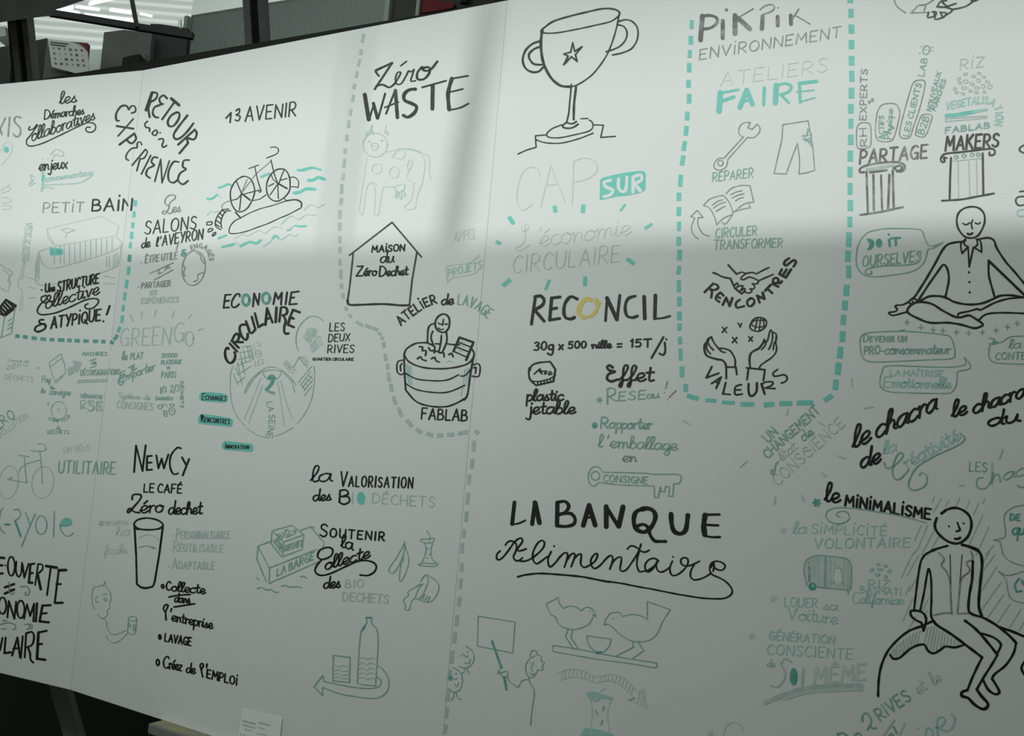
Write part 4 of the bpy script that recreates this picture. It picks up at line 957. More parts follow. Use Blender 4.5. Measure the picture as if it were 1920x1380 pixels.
draw("""
# hatching | pale grey-teal diagonal strokes around the seated man
@ 1440 690 4
N 8
_ 1245,965 1232,1005; _ 1300,975 1240,1080; _ 1355,990 1330,1040; _ 1435,975 1410,1030; _ 1510,990 1490,1050; _ 1580,1010 1540,1100; _ 1625,980 1610,1015; _ 1610,1100 1500,1340; _ 1655,1190 1560,1400
_ 1145,1185 1100,1290; _ 1195,1180 1120,1360; _ 1250,1205 1150,1400; _ 1280,1260 1200,1400; _ 1130,1340 1090,1400
@ 1440 1035 4
_ 1090,0 1000,190; _ 1130,20 1040,180; _ 1120,180 1060,290; _ 1060,250 1030,320; _ 1080,350 1010,520; _ 1110,480 1050,580; _ 1200,350 1150,450; _ 1190,440 1170,490
_ 1700,20 1610,140; _ 1715,110 1600,290; _ 1745,230 1595,440; _ 1765,320 1640,500; _ 1815,390 1720,530; _ 1895,430 1810,565; _ 1922,520 1880,590; _ 1660,0 1615,70; _ 1690,-50 1630,20
# seated_man_drawing | bold black drawing of a man in an open jacket sitting on a globe
@ 1440 690 4
K 19
1350,1058 1400,1048 1460,1065 1510,1110 1525,1180 1500,1260 1450,1305 1400,1315 1340,1295 1280,1245 1250,1185 1265,1125; _ 1300,1090 1335,1065
K 14
. 1357,1187 1467,1165; 1420,1160 1435,1200 1440,1215 1412,1225
K 17
1402,1280 1420,1282 1442,1272
1345,1333 1300,1345 1240,1365 1190,1392; 1455,1325 1500,1340 1550,1360 1585,1382
@ 1440 1035 4
K 15
1250,-15 1190,10 1150,60 1130,150 1110,300 1095,432; 1140,440 1170,300 1190,180 1205,125 1222,200 1225,350 1222,470 1240,515
K 21
1455,-55 1530,-35 1585,0 1605,80 1590,250 1580,400 1602,478
K 19
1535,70 1530,200 1510,320 1503,430 1530,465 1600,487
M 12
1280,5 1320,50 1300,100 1340,150 1365,230 1370,350 1378,460; 1520,-5 1535,50 1488,80 1512,140 1450,200 1435,300 1420,450; 1245,472 1340,455 1378,462; 1420,462 1500,458
G 7
_ 1365,20 1370,240; _ 1455,20 1438,230
K 17
1070,440 1120,440 1165,460 1185,500 1178,550 1165,590; _ 1165,590 1150,530; 1150,530 1100,505 1070,472 1070,440
825,1080 830,960 850,850 900,740 980,650 1060,590 1150,555 1240,515; 915,770 940,800 990,790 1060,730 1120,700 1170,695 1200,740 1240,760 1290,735 1330,708 1400,715 1470,695
K 20
1240,515 1270,550 1380,620 1500,710 1605,790; 1478,515 1560,580 1640,670 1720,770; 1600,485 1700,540 1790,610 1860,680; 1740,565 1830,595 1925,635
K 17
1605,790 1560,880 1520,970 1495,1035; 1565,1030 1610,950 1680,840 1720,770; 1860,680 1840,760 1780,850 1700,915 1680,950; 1600,610 1690,640 1745,690 1725,748; 1925,820 1900,870 1925,925
K 22
1495,1035 1455,1050 1455,1080 1500,1095 1550,1145 1610,1178 1645,1160 1645,1130 1600,1080 1565,1030
K 19
1610,955 1650,1030 1700,1065 1735,1050 1705,990 1680,950
N 9
_ 940,725 925,770; _ 965,700 940,790; _ 990,680 960,785; _ 1015,660 985,770; _ 1040,645 1010,755; _ 1065,625 1040,735; _ 1090,610 1065,715; _ 1115,600 1090,700; _ 1140,590 1115,690; _ 1200,560 1170,685; _ 1225,555 1190,710; _ 1245,560 1215,735; _ 1265,575 1235,745; _ 1285,590 1262,735; _ 1305,600 1290,720; _ 1325,615 1315,700; _ 1350,625 1340,700; _ 1375,645 1365,705; _ 1400,660 1390,705; _ 1425,680 1420,700
# speech_bubble_drawing | thin grey bubbles with teal letters at the right edge
@ 1440 690 4
D 9
1925,1025 1840,1045 1780,1090 1770,1150 1780,1220 1770,1270 1690,1290 1735,1300 1750,1350 1758,1390
@ 1440 1035 4
1755,0 1790,50 1850,85 1925,105; 1925,140 1800,175 1730,145 1780,200 1800,300 1830,355 1925,385
E 15
1882,200 1850,245 1865,295 1900,290; _ 1905,215 1912,240
@ 1440 690 4
E 14
"DE" 48 1815,1140 1885,1142 sc; "qu" 110 1830,1250 1930,1250
# caravan_drawing | pale teal striped drawing of a small caravan with one dark wheel
@ 1440 1035 4
V 6
= 275,110 295,55 380,28 580,48 618,85 622,278 480,270 360,262 295,235
N 14
_ 305,80 310,220; _ 320,60 325,235; _ 345,45 350,250; _ 375,40 375,255; _ 435,42 440,260; _ 470,45 470,262; _ 505,50 500,110; _ 570,60 568,270; _ 600,80 600,270
D 9
290,250 270,150 278,80 310,45 380,25 580,45; 580,45 612,75 625,130 615,280; _ 365,262 600,285; _ 600,285 600,315; _ 430,40 425,255
W 8
= 500,225 500,140 520,125 545,135 552,228
D 8
500,230 498,140 520,122 548,135 556,232; _ 490,228 558,232
E 6
O 332,258 30,30
W 6
O 335,255 8,8
# handwritten_lettering | pale teal words and rice grains beside the caravan
U 9
o 825,92 12,7 20; o 882,105 13,8 15; o 778,135 15,9 -40; o 838,130 18,9 5; o 910,145 15,10 -40; o 820,170 16,9 0; o 882,186 12,9 40
"RIZ" 62 752,268 905,265; "BASMAT|" 52 690,302 995,322
"Californian" 85 630,382 1020,395
# handwritten_lettering | pale teal handwriting in several lines at the lower edge
V 9
* 40,350 24
U 10
"LOUER" 72 122,405 365,415; "sa" 85 410,430 525,438
"Voiture" 110 140,500 522,542
"GÉNÉRATION" 66 8,655 495,690
"CONSCIENTE" 82 -8,765 630,802
"de" 60 -10,860 50,862
# brush_lettering | large faint capitals with one solid dark teal O over a broad teal brush stroke
N 14
175,825 130,800 100,840 128,900 120,960 70,1012 20,1000
E 6
O 192,935 29,66
N 17
_ 265,880 256,1005
V 22
"MÊME" 125 345,985 725,955
N 36
-20,1130 150,1060 300,1020 500,1005 695,1000
V 30
120,1100 300,1050 500,1035 700,1030
# handwritten_lettering | slanted teal words cut off by the lower edge
@ 1560 1240 6.857
D 24
390,770 395,690 440,665 490,720 500,790 455,880; 455,880 480,840 520,860 570,855
"RIVES" 170 620,760 1020,490
L 16
"et le" 190 1110,430 1420,240
D 26
70,930 90,990; 70,930 140,920 190,955; 290,950 340,920 380,960; _ 790,840 830,920; 730,960 760,930 790,960
L 24
_ 800,755 640,980; _ 930,800 850,980
L 30
. 1105,860
U 26
1200,960 1210,870 1250,860 1290,900 1295,970; 1360,960 1350,760 1420,715 1450,770 1380,850 1330,850; 1380,850 1440,890 1500,890
1530,680 1575,720 1570,800 1530,870
# handwritten_lettering | worn grey-black capitals PARTAGE above the left column
@ 1440 0 4
B 17
"PARTAGE" 105 688,1228 1190,1182
# column_drawing | grey-brown drawing of a column with a scrolled capital
B 16
940,1262 985,1240 1005,1258 980,1280 955,1270; 720,1290 692,1292 690,1265 740,1240 850,1220 960,1215 1015,1230 1025,1260 1000,1285 965,1285
_ 738,1290 748,1590; _ 790,1312 793,1575; _ 847,1315 855,1570; _ 910,1310 900,1565; _ 935,1280 942,1560; _ 690,1612 850,1588 1012,1552; _ 765,1292 890,1276
N 24
740,1272 840,1255 940,1240
# handwritten_lettering | dark grey capitals MAKERS above the right column
G 19
"MAKERS" 110 1330,1130 1725,1098
# column_drawing | dark grey drawing of a column with scrolls and small rings
G 15
1340,1185 1318,1182 1325,1208 1308,1216 1295,1195 1310,1165 1345,1150 1450,1140 1600,1122 1680,1115 1702,1135 1692,1160 1662,1162 1660,1142
_ 1372,1185 1365,1340 1362,1490; _ 1610,1150 1615,1465; 1305,1505 1450,1495 1560,1475 1695,1450
N 8
_ 1425,1208 1428,1480; _ 1505,1200 1512,1470; _ 1563,1192 1568,1470; _ 1390,1208 1600,1187
D 9
o 1410,1178 14,13; o 1470,1168 14,13; o 1530,1160 14,12; o 1575,1158 14,12
# boxed_words | small upright words in thin grey outlines reading upwards
M 8
690,1115 666,1090 665,970 690,925 740,920 768,945 770,1080 740,1108 690,1115
M 9
"RH" 52 742,1092 735,962
"EXPERTS" 52 735,898 745,520
_ 755,772 788,745; _ 775,740 790,742 785,760; _ 755,755 760,775
M 8
840,800 880,778 950,778 980,810 985,870 960,980 930,1050 870,1062 820,1045 805,980 815,860 840,800
1000,1030 985,1000 1010,880 1060,700 1090,620 1130,600 1170,605 1175,650 1140,800 1090,950 1060,1030 1000,1035
1105,1010 1120,940 1150,870 1190,855 1230,870 1215,930 1190,1000 1160,1028 1105,1012
D 9
"ACTIFS" 40 868,1040 868,868
"Physique" 52 920,1040 935,815
"LES CLIENTS" 44 1052,1022 1150,630
"LAB" 46 1168,572 1195,440
"B2B" 48 1165,1008 1210,880
"NOUVEAUX" 36 1222,832 1297,545
"MARCHES" 34 1255,830 1335,600
o 1187,375 24,33 20; . 1186,372
L 8
_ 1150,350 1140,345; _ 1170,345 1165,335; _ 1215,360 1235,350; _ 1215,375 1238,378; _ 1140,395 1132,400
# handwritten_lettering | faint grey word with rice grains under it
L 10
"R|Z" 78 1440,520 1615,498
L 8
o 1480,555 15,8 -15; o 1582,548 13,8; o 1540,572 14,9; o 1615,575 13,8 20; o 1430,590 14,8 -20; o 1482,610 18,13; o 1578,603 15,12 40; o 1437,620 13,10; o 1528,628 17,10 15; o 1645,612 16,10 30; o 1400,665 12,9; o 1470,658 18,11; o 1565,658 17,10; o 1612,645 13,14; o 1663,650 18,13 -20; o 1412,692 13,8; o 1460,700 14,9 20; o 1515,680 13,9 15; o 1560,692 14,8 10; o 1620,688 9,10
# brush_lettering | light teal brushed letters and strokes above the dark capitals
U 13
"VEGETALISATION" 58 1335,825 1500,788 1620,775 1690,800 1708,860 1700,935
T 30
1338,868 1430,858 1545,838
U 22
1545,838 1600,828 1640,822
N 10
_ 1330,888 1640,870; _ 1330,912 1640,884; _ 1332,888 1332,912; _ 1640,868 1640,886
D 12
"FABLAB" 44 1330,998 1660,958
# hand_drawing | dark drawing of a hand and sleeve cut off by the top edge
M 10
945,0 970,50 1030,95; 1070,97 1120,95 1200,92; _ 1075,95 1120,45; 1130,40 1175,38 1180,50 1165,90; 1135,38 1190,30 1245,-5
G 12
1270,50 1290,15 1340,2; 1320,30 1300,-5; 1290,55 1350,45 1410,25; 1205,92 1198,130 1245,120 1245,95; 1230,88 1262,92 1250,142 1305,130 1290,90; 1300,92 1340,100 1312,132; 1340,110 1370,90 1385,70; 1385,70 1480,48 1550,0; _ 1310,22 1370,66; 1265,50 1330,55 1385,70
G 24
_ 1532,6 1570,-8
# handwritten_lettering | dark marks cut off by the right edge beside the meditating figure
G 13
1925,1085 1890,1108 1890,1132 1925,1150; _ 1888,1437 1925,1432; 1915,1472 1870,1480 1858,1510 1880,1540 1925,1535
U 10
1915,1572 1875,1580 1870,1610 1890,1622 1925,1618
""")
# ------------------------------------------------------------------ drawings and words on the middle board
draw("""
# handwritten_lettering | dark joined word over bold capitals WASTE at the top
@ 480 0 4
G 17
920,568 897,535 915,520 1020,472
G 15
_ 1020,472 890,668; 900,645 950,635 1000,655 1045,622
G 12
1045,622 1080,560 1085,542 1060,545 1045,592 1055,630 1090,625 1130,560; _ 1085,493 1128,460; 1130,560 1145,530 1160,540 1185,520; 1185,520 1170,570 1160,608 1195,605
G 17
1245,502 1210,545 1212,592 1260,592 1300,545 1298,505 1250,512 1265,530 1310,520 1360,460
G 28
_ 815,710 845,895; _ 1045,680 1060,880; _ 1325,645 1322,815; 1468,590 1440,700 1448,820
G 14
_ 850,893 885,772; _ 915,888 968,702; _ 975,852 1045,672
G 22
_ 880,775 910,885
G 13
_ 965,805 1068,765; _ 1245,655 1425,605; _ 1465,590 1590,568; _ 1455,690 1550,667; 1450,825 1530,808 1595,775
G 25
1195,668 1145,675 1110,710 1115,752 1165,775 1203,800 1188,845 1140,878 1105,865
# cow_drawing | very faint outline of a spotted cow
L 7
o 893,1087 92,90; 868,1000 870,935 855,980; 965,990 975,940; 970,1000 990,985 985,1015; o 890,1098 27,28; . 885,1095 900,1098
M 10
. 850,1062 945,1055
U 11
825,1015 832,990 870,988 880,1005; 835,1005 860,1000 875,985; 1060,1120 1130,1115 1200,1130 1245,1150
X 8
970,1140 1060,1122; _ 830,1175 803,1390; 1245,1155 1265,1220 1255,1320 1240,1400; 1250,1155 1290,1165 1300,1220 1300,1310 1310,1345; 1025,1175 1060,1130 1110,1120 1115,1165 1085,1195 1060,1185 1025,1175; 1135,1240 1155,1195 1172,1210 1160,1255 1140,1270 1135,1240; 870,1275 885,1235 935,1235 940,1280 905,1305 870,1275; 1000,1290 1030,1250 1070,1275 1060,1325 1020,1330 1000,1290; 1160,1260 1135,1300 1140,1345 1190,1375; 840,1385 870,1365 900,1385
@ 480 345 4
X 8
800,5 785,100 775,190 785,225 803,210 820,80 840,5 880,5 893,100 885,210 897,235 918,220 940,80 955,18; 955,18 1020,20 1090,2; 1182,0 1165,110 1112,172 1125,190 1190,178 1205,100 1240,0
U 8
1040,25 1055,55 1090,55 1115,30 1112,0; 1055,55 1045,90 1055,105 1068,60; 1075,60 1080,110 1095,105 1092,58; 1105,45 1120,85 1110,95
# dashed_line | faint grey-teal dashes winding down past the house to the lower edge
@ 480 0 4
N 22
| 806,252 795,322; | 790,368 782,414; | 780,443 765,497; | 761,533 748,584; | 741,628 730,670; | 733,710 720,765; | 713,815 702,866; | 697,903 692,960; | 683,1010 678,1057; | 669,1113 667,1152; | 666,1193 655,1256; | 658,1298 650,1352
@ 480 345 4
| 642,0 640,75; | 642,105 632,160; | 630,195 627,260; | 628,288 626,352; | 627,388 627,442; | 628,470 628,516; | 626,563 630,612; | 634,640 636,712; | 638,745 642,786; | 648,818 654,858; | 668,920 682,948; | 696,975 716,1002; | 750,1032 802,1062
N 32
| 818,1058 862,1078; | 872,1076 912,1096
N 24
| 918,1112 934,1134; | 938,1142 950,1166; | 955,1182 960,1228; | 965,1270 975,1328; | 985,1345 987,1392
@ 480 690 4
| 990,30 998,102; | 1008,118 1018,178; | 1028,208 1048,272; | 1065,295 1092,366
N 32
| 1130,388 1168,440; | 1202,455 1242,486; | 1278,490 1328,505; | 1354,506 1402,504; | 1430,502 1486,496; | 1515,492 1588,478; | 1640,468 1668,492
N 26
| 1634,543 1630,628; | 1622,680 1618,752; | 1600,800 1594,872; | 1592,933 1582,1022; | 1580,1075 1572,1152; | 1560,1208 1554,1272; | 1546,1312 1542,1390
@ 480 1035 4
| 1544,80 1540,148; | 1537,195 1530,278; | 1527,333 1519,408; | 1510,473 1502,556; | 1494,598 1485,682; | 1474,740 1464,836; | 1455,880 1448,962; | 1442,1020 1432,1118; | 1432,1160 1426,1248; | 1426,1294 1414,1360
# house_drawing | black outline of a house with three lines of writing inside
@ 480 345 4
G 12
_ 700,535 1020,287 1240,547; 728,525 715,650 700,780 687,870; _ 1150,908 1170,720 1205,517
K 17
687,870 690,898 720,907 800,905 950,900 1090,910 1150,908
K 12
"MA|SON" 52 868,512 1112,500
"du" 100 930,592 1038,588
K 13
"Zéro" 78 752,690 905,685; "Dechet" 78 925,692 1138,682
# handwritten_lettering | barely visible words with a faint teal banner
X 9
"APPEL" 75 1480,430 1650,405
U 8
"PROJETS" 62 1438,697 1690,632
V 8
1425,665 1435,620 1500,605 1600,590 1675,535; 1435,740 1470,705 1560,690 1640,668 1698,600; _ 1425,665 1435,740
# handwritten_lettering | arched black words ATELIER de and thin teal LAVAGE above the tub
K 14
"ATEL|ER" 72 1088,1060 1150,1008 1230,950 1290,915 1355,893 p
K 14
"de" 88 1388,908 1482,902
D 10
"LAVAGE" 82 1512,902 1580,912 1650,942 1735,1005 p
# washing_person_drawing | black drawing of a person washing in a round tub
K 14
1410,975 1445,1000 1450,1060 1425,1105 1385,1110 1350,1080 1345,1030 1370,990 1410,975
K 10
1365,1040 1378,1052 1388,1050; 1415,1048 1425,1054 1438,1048; 1405,1015 1398,1060; 1368,1080 1385,1092 1405,1087
K 13
1345,1045 1310,1055 1290,1090 1285,1190; 1427,1110 1430,1180 1395,1265; 1325,1105 1312,1150 1332,1215; 1390,1135 1385,1190 1370,1260; 1290,1195 1315,1205 1340,1220 1335,1245 1310,1250 1295,1228
1110,1280 1130,1235 1200,1195 1290,1190; 1345,1198 1380,1200; 1432,1198 1480,1205 1525,1205; 1620,1240 1635,1275 1610,1330 1540,1365 1400,1385 1250,1375 1150,1335 1110,1280
_ 1110,1280 1112,1400 1122,1545; 1635,1280 1615,1380 1600,1480 1585,1580 1560,1620; 1122,1545 1200,1630 1300,1665 1420,1670 1500,1645 1570,1605
K 11
1115,1415 1200,1460 1320,1475 1430,1470 1520,1430; 1535,1440 1570,1435 1610,1390; 1120,1495 1200,1540 1320,1562 1440,1560 1565,1510
1105,1320 1062,1335 1058,1405 1085,1430 1108,1420; 1095,1345 1082,1365 1085,1400; 1625,1358 1660,1347 1680,1370 1670,1440 1620,1440; 1630,1380 1650,1375 1645,1420
K 13
1225,1220 1250,1225 1245,1250 1275,1250 1270,1285; 1210,1310 1235,1295 1245,1315 1275,1325; 1315,1310 1340,1300 1350,1325 1375,1335; 1335,1265 1350,1250 1375,1265 1405,1265 1410,1295; 1445,1280 1465,1270 1478,1295
K 16
_ 1525,1150 1630,1187 1575,1320; _ 1525,1150 1480,1255
K 11
_ 1512,1185 1618,1225; _ 1497,1220 1603,1262; _ 1482,1255 1590,1302
U 7
1435,1335 1455,1325 1475,1340
_ 1125,1350 1130,1450; _ 1138,1355 1142,1490; _ 1150,1365 1152,1500; _ 1162,1370 1168,1510; _ 1580,1385 1575,1505; _ 1565,1390 1552,1530; _ 1595,1380 1590,1480; _ 1545,1535 1538,1590; _ 1535,1180 1565,1190; _ 1525,1210 1560,1220; _ 1515,1245 1545,1255
# handwritten_lettering | black capitals FABLAB under the wash tub
@ 480 690 4
K 14
"FABLAB" 88 1240,382 1580,397
# handwritten_lettering | black capitals with two teal ring letters over an arched second line
@ 410 530 6.857
K 24
_ 155,152 85,158 62,322 132,318; _ 75,240 132,230; 270,175 265,145 220,155 170,240 172,305 215,315 262,275
_ 440,305 455,140 508,282; _ 508,282 525,140
_ 703,275 730,130 765,210 812,128 800,280; _ 878,125 860,275; _ 1028,112 935,125 908,280 1005,272; _ 920,200 970,188
E 36
o 350,222 45,68; o 608,200 48,68
K 32
125,850 110,832 85,870 85,950 120,1020 165,1030 205,980 212,920 200,895; _ 140,780 235,885
_ 165,745 255,835; 170,750 200,680 235,655 260,690 245,740 205,775; _ 215,760 310,765
340,540 300,540 270,570 275,640 310,710 350,735 370,700 372,660
350,495 380,580 400,640 430,645 470,600; _ 470,600 425,440
_ 465,395 510,570 570,535; _ 600,540 622,330 690,510; _ 612,470 665,450; _ 742,320 732,505
_ 800,320 778,500; 800,318 850,315 880,350 870,400 820,420; 835,425 860,490 845,560 840,620 860,655 895,652
_ 1040,380 955,350; 955,350 915,450 890,540; _ 890,540 965,572; _ 915,440 962,462
# leaf_logo_drawing | teal arc around a striped leaf with three lines of narrow black capitals
D 12
1020,870 995,780 1000,660 1040,560 1110,475 1180,435 1240,432 1300,455 1340,490
U 9
_ 1085,690 1100,710; _ 1110,650 1115,740; _ 1130,600 1135,750; _ 1150,585 1150,770; _ 1170,580 1168,780; _ 1190,578 1188,770; _ 1210,580 1195,730; _ 1228,585 1205,700; _ 1245,595 1220,690; _ 1262,610 1240,680; _ 1220,690 1300,690; _ 1230,710 1320,712; _ 1235,735 1325,745; _ 1240,760 1335,775; _ 1250,785 1338,800; _ 1240,740 1170,820; _ 1250,760 1180,840; _ 1260,785 1190,865; _ 1275,805 1200,885; _ 1290,820 1215,895
K 15
"LES" 110 1425,622 1612,618
"DEUX" 105 1410,762 1680,745
"RIVES" 108 1400,902 1735,898
K 10
"QUARTIER CIRCULAIRE" 36 1208,998 1730,1002
# round_map_drawing | thin teal round map with streets, roofs and a number two in the middle
@ 410 640 6.9
D 8
185,320 155,420 148,600 170,800 230,960 340,1095; 365,1125 460,1190 560,1235 655,1245; 720,1230 850,1180 965,1115; 1020,1055 1110,940 1190,780 1230,600 1240,420 1232,320
D 10
330,660 380,550 450,460 550,380; 345,670 400,560 470,470 555,390; 550,380 620,340 700,333 770,350 830,390; 570,392 640,372 720,370 790,382; 570,395 590,450 640,490; 810,385 790,450 740,490; 835,385 920,460 1000,565; 840,405 920,490 960,560 980,660
N 9
_ 545,475 440,740 330,1010; _ 570,560 490,780 385,1060; _ 760,510 800,750 850,1100; _ 800,510 870,780 945,990
E 40
650,480 665,450 700,450 720,480 690,490; 700,520 660,580 615,625
D 34
615,630 660,655 715,670
D 11
"LA SEINE" 80 620,790 650,1000 618,1235 p
N 9
"LES" 75 465,325 575,290; "RIVES" 80 830,300 950,420 p
D 8
_ 265,145 410,125; _ 250,235 430,190; _ 240,310 415,250; _ 245,430 420,320; _ 240,540 340,460; _ 320,110 350,260; _ 275,160 320,330; _ 370,70 400,230; _ 400,60 430,230; _ 430,80 450,240; _ 240,270 300,560; _ 190,420 245,560; _ 215,340 260,440; _ 290,260 340,430; _ 300,75 420,55
N 9
o 512,160 42,50; 480,20 520,10 545,40 510,60; _ 445,30 490,170; 510,120 530,150 510,175
D 8
_ 970,330 1040,205 1150,350; _ 1040,205 1135,210; _ 1055,235 1150,242; _ 1075,265 1160,270; _ 1095,300 1160,300
_ 1205,320 1030,530; _ 1190,390 1060,560; _ 1210,440 1080,600; _ 1215,500 1100,640; _ 1215,570 1100,710; _ 1150,430 1210,480; _ 1120,470 1200,540; _ 1090,510 1160,590; _ 1060,550 1110,620
# word_tags | three dark teal tags with small black words
@ 0 690 4
T 5
= 1500,195 1530,180 1650,188 1700,200 1708,228 1690,258 1600,255 1510,245 1495,220; = 1490,365 1520,345 1650,362 1735,380 1745,410 1730,440 1640,432 1500,418 1486,395; = 1670,565 1690,548 1800,558 1885,570 1897,595 1885,628 1790,622 1680,612 1664,590
K 7
"Echanges" 52 1515,238 1695,245 sc
"Rencontres" 54 1508,402 1720,422 sc
"Innovation" 40 1688,602 1865,608 sc
K 16
_ 1512,358 1515,372
# bicycle_boat_drawing | black drawing of a bicycle on a boat between teal waves
@ 380 265 6.9
G 17
500,462 560,455 620,490 660,570 670,660 640,760 580,860 500,910 430,895 380,820 358,720 365,620 420,520 500,462
990,358 1060,365 1110,430 1130,530 1120,640 1060,720 980,770 910,765 850,710 825,620 835,520 880,430 940,375 990,358
M 11
_ 885,255 690,420 640,485 500,670; _ 575,490 500,670; 345,770 290,790 250,830 245,860 265,890
G 13
_ 595,352 725,305; _ 672,325 705,480 748,625; 748,615 755,640 735,660 725,640; 875,80 930,72 975,95 975,140 930,175 825,215; _ 882,240 925,420 970,545; 890,440 910,490 970,545
_ 435,515 500,670; _ 500,670 475,890; 380,762 450,740 500,680; _ 540,680 730,630; _ 1050,375 1010,470 985,545; _ 1000,505 1090,480; _ 970,550 870,695; _ 970,550 978,740; 850,580 920,545
G 22
_ 505,675 610,758; _ 975,545 1088,608
G 12
1130,468 1190,465 1235,510 1240,560 1230,598; 1230,598 1180,585 1130,590; 650,765 740,745 815,692; _ 1055,735 1082,770; 490,990 600,930 750,870 900,830 1085,768
G 20
_ 425,920 490,990; 1090,768 1180,755 1240,765 1278,800 1275,845
G 13
490,990 420,1025 360,1090 340,1160 355,1190 440,1190 560,1165 700,1115 850,1060 980,1000 1120,940 1270,860
G 15
255,885 335,875; 360,898 300,905 260,960 235,1040 245,1125; 255,885 200,950 165,1030 165,1090 190,1120 230,1140
_ 255,890 295,920; _ 225,930 255,965; _ 200,970 240,1005; _ 175,1025 230,1060; _ 165,1070 215,1105
50,1070 60,1045 115,1040 120,1065 100,1080 50,1080; 70,1175 80,1135 120,1128 130,1145 70,1175; 125,1225 135,1190 165,1175 165,1200 125,1225
T 36
1230,372 1300,370 1380,345 1440,342
T 28
1440,345 1525,365; 755,460 800,440 860,415; 205,600 270,580 320,555 360,565; 60,740 110,745 190,690; 1100,1150 1130,1140; 205,1255 250,1235 305,1215
T 40
1185,668 1260,655 1340,615 1455,620; 1370,505 1430,500 1490,465 1530,475 1575,490
T 34
250,1365 330,1350 400,1330; 490,1355 560,1320 620,1300 690,1320 750,1280; 910,1250 940,1220 975,1245
T 24
1200,1090 1260,1100 1340,1095
U 12
190,690 240,725; 1110,1145 1190,1085; 785,1360 850,1320 910,1250; 975,1245 1010,1275 1130,1205 1180,1230 1225,1210; 400,1330 440,1315 490,1360; 1015,1075 1100,990 1170,965; 150,920 205,900; 60,960 100,910 150,920
L 10
1170,965 1240,1010 1340,950 1460,955; 1310,890 1400,820 1490,855 1570,812; 405,1260 520,1200 580,1225 730,1150 800,1190 930,1105 1030,1125
# handwritten_lettering | tumbling dark capitals in two slanted words around a short word
@ 0 0 4
G 21
_ 1140,695 1095,825
G 15
1142,692 1178,700 1168,740 1122,768; 1125,770 1113,820 1122,878; 1252,738 1225,715 1195,740 1205,775 1222,780; 1205,785 1158,805 1145,850 1165,878 1187,880
G 24
_ 1285,740 1342,788
G 16
_ 1308,765 1215,895; 1330,842 1285,865 1258,910 1268,945 1302,942 1335,900 1346,860 1330,842; 1405,865 1335,955 1302,1010 1315,1042 1350,1035 1400,990 1450,925
_ 1335,1085 1460,972; 1460,972 1475,1000 1455,1045 1400,1032; _ 1400,1040 1410,1072 1345,1150
G 12
1105,910 1085,930 1095,955 1120,960 1120,985; 1140,1002 1165,975 1180,990 1165,1015 1140,1002; . 1200,995; 1190,1045 1220,1040 1225,1060 1215,1090 1225,1105 1250,1090
985,848 1015,835 1012,800 985,795 965,822
G 15
965,820 945,792 905,800 872,850 872,900 892,905; _ 875,945 1000,965; _ 895,1085 1005,1002; 1005,1000 1020,1040 985,1075 945,1045
G 11
_ 1000,890 885,1020; 1062,1085 1052,1065 1030,1072 1028,1108; 1025,1108 985,1115 950,1155 945,1190 965,1202; _ 990,1240 1090,1120; 1090,1120 1105,1140 1080,1185 1050,1190; _ 1050,1190 1025,1280; _ 1130,1165 1060,1305; _ 1160,1360 1205,1195 1215,1370 1270,1205
G 14
1180,1182 1150,1180 1135,1215 1155,1240 1110,1265 1095,1310 1125,1335; 1340,1215 1300,1215 1265,1280 1265,1350 1300,1370 1330,1350; 1417,1200 1378,1205 1370,1250 1395,1268 1350,1300 1335,1350 1370,1382 1410,1355
# handwritten_lettering | thin black line of a number and capitals right of the tumbling words
G 12
_ 1695,885 1732,845 1725,918; 1770,830 1795,815 1792,848 1770,862 1800,872 1788,905 1765,900; "AVENIR" 112 1838,910 2215,868
# handwritten_lettering | thin dark words in three lines, the middle line in larger capitals
@ 0 345 4
M 10
1265,165 1240,150 1240,115 1270,85 1310,85 1310,110 1275,140 1262,190 1235,225 1217,215 1235,200 1270,222 1290,212
"es" 90 1290,215 1355,208
G 11
"SALONS" 105 1085,378 1468,335
"de" 85 1060,482 1125,472; "l'AVEYRON" 82 1170,470 1518,412
M 9
_ 1338,430 1322,495
# handwritten_lettering | thin grey words with an ampersand and a small globe
M 9
"ÊTRE UTILE" 56 1088,592 1326,560; . 1058,590 1038,772
E 13
1390,492 1368,500 1375,518 1390,515; 1390,515 1360,528 1375,542 1395,525
M 8
"ENGAGÉS" 34 1435,493 1500,478 1550,505 1572,575 p
"À LA" 38 1155,692 1275,632
_ 1125,670 1300,590; _ 1155,720 1295,645
o 1452,630 86,131 8; 1370,605 1387,630 1377,660 1385,692; 1470,515 1500,530 1510,570 1535,598; 1520,665 1485,680 1480,720 1450,732
M 9
"PARTAGER" 44 1060,782 1276,765
N 10
"SES" 34 1125,832 1172,828; "EXPÉRIENCES" 42 1060,897 1335,885
# handwritten_lettering | faint grey-green word in tall letters with short rays
N 10
"GREEN" 145 900,1215 1275,1205; "G" 160 1300,1185 1375,1180; o 1420,1160 30,55
N 8
_ 975,980 995,1030; _ 1062,960 1062,1005; _ 1168,945 1160,995; _ 1305,955 1290,1000; _ 1435,980 1412,1010; _ 1485,1100 1520,1085
# handwritten_lettering | small teal words and figures in two columns near the left seam
@ 180 560 6
D 13
"le" 110 290,690 352,688; "PLAT" 72 388,680 525,672
"Emporter" 120 265,940 665,800
_ 365,775 432,740; _ 385,835 455,780; "a" 70 395,800 425,795
265,880 320,840 300,900 265,890 250,950 285,970 310,930
D 11
"20000" 48 738,660 908,660; "PLATEAUX" 48 732,738 955,730; "a" 60 790,790 830,790; "PARIS" 72 735,890 895,885
"1/3" 70 715,1060 785,1050; "2/3" 80 835,1050 930,1040
"Données" 44 672,1138 860,1138 sc
N 12
"Système de" 66 245,1115 605,1138; "CONSIGNES" 85 235,1230 635,1255
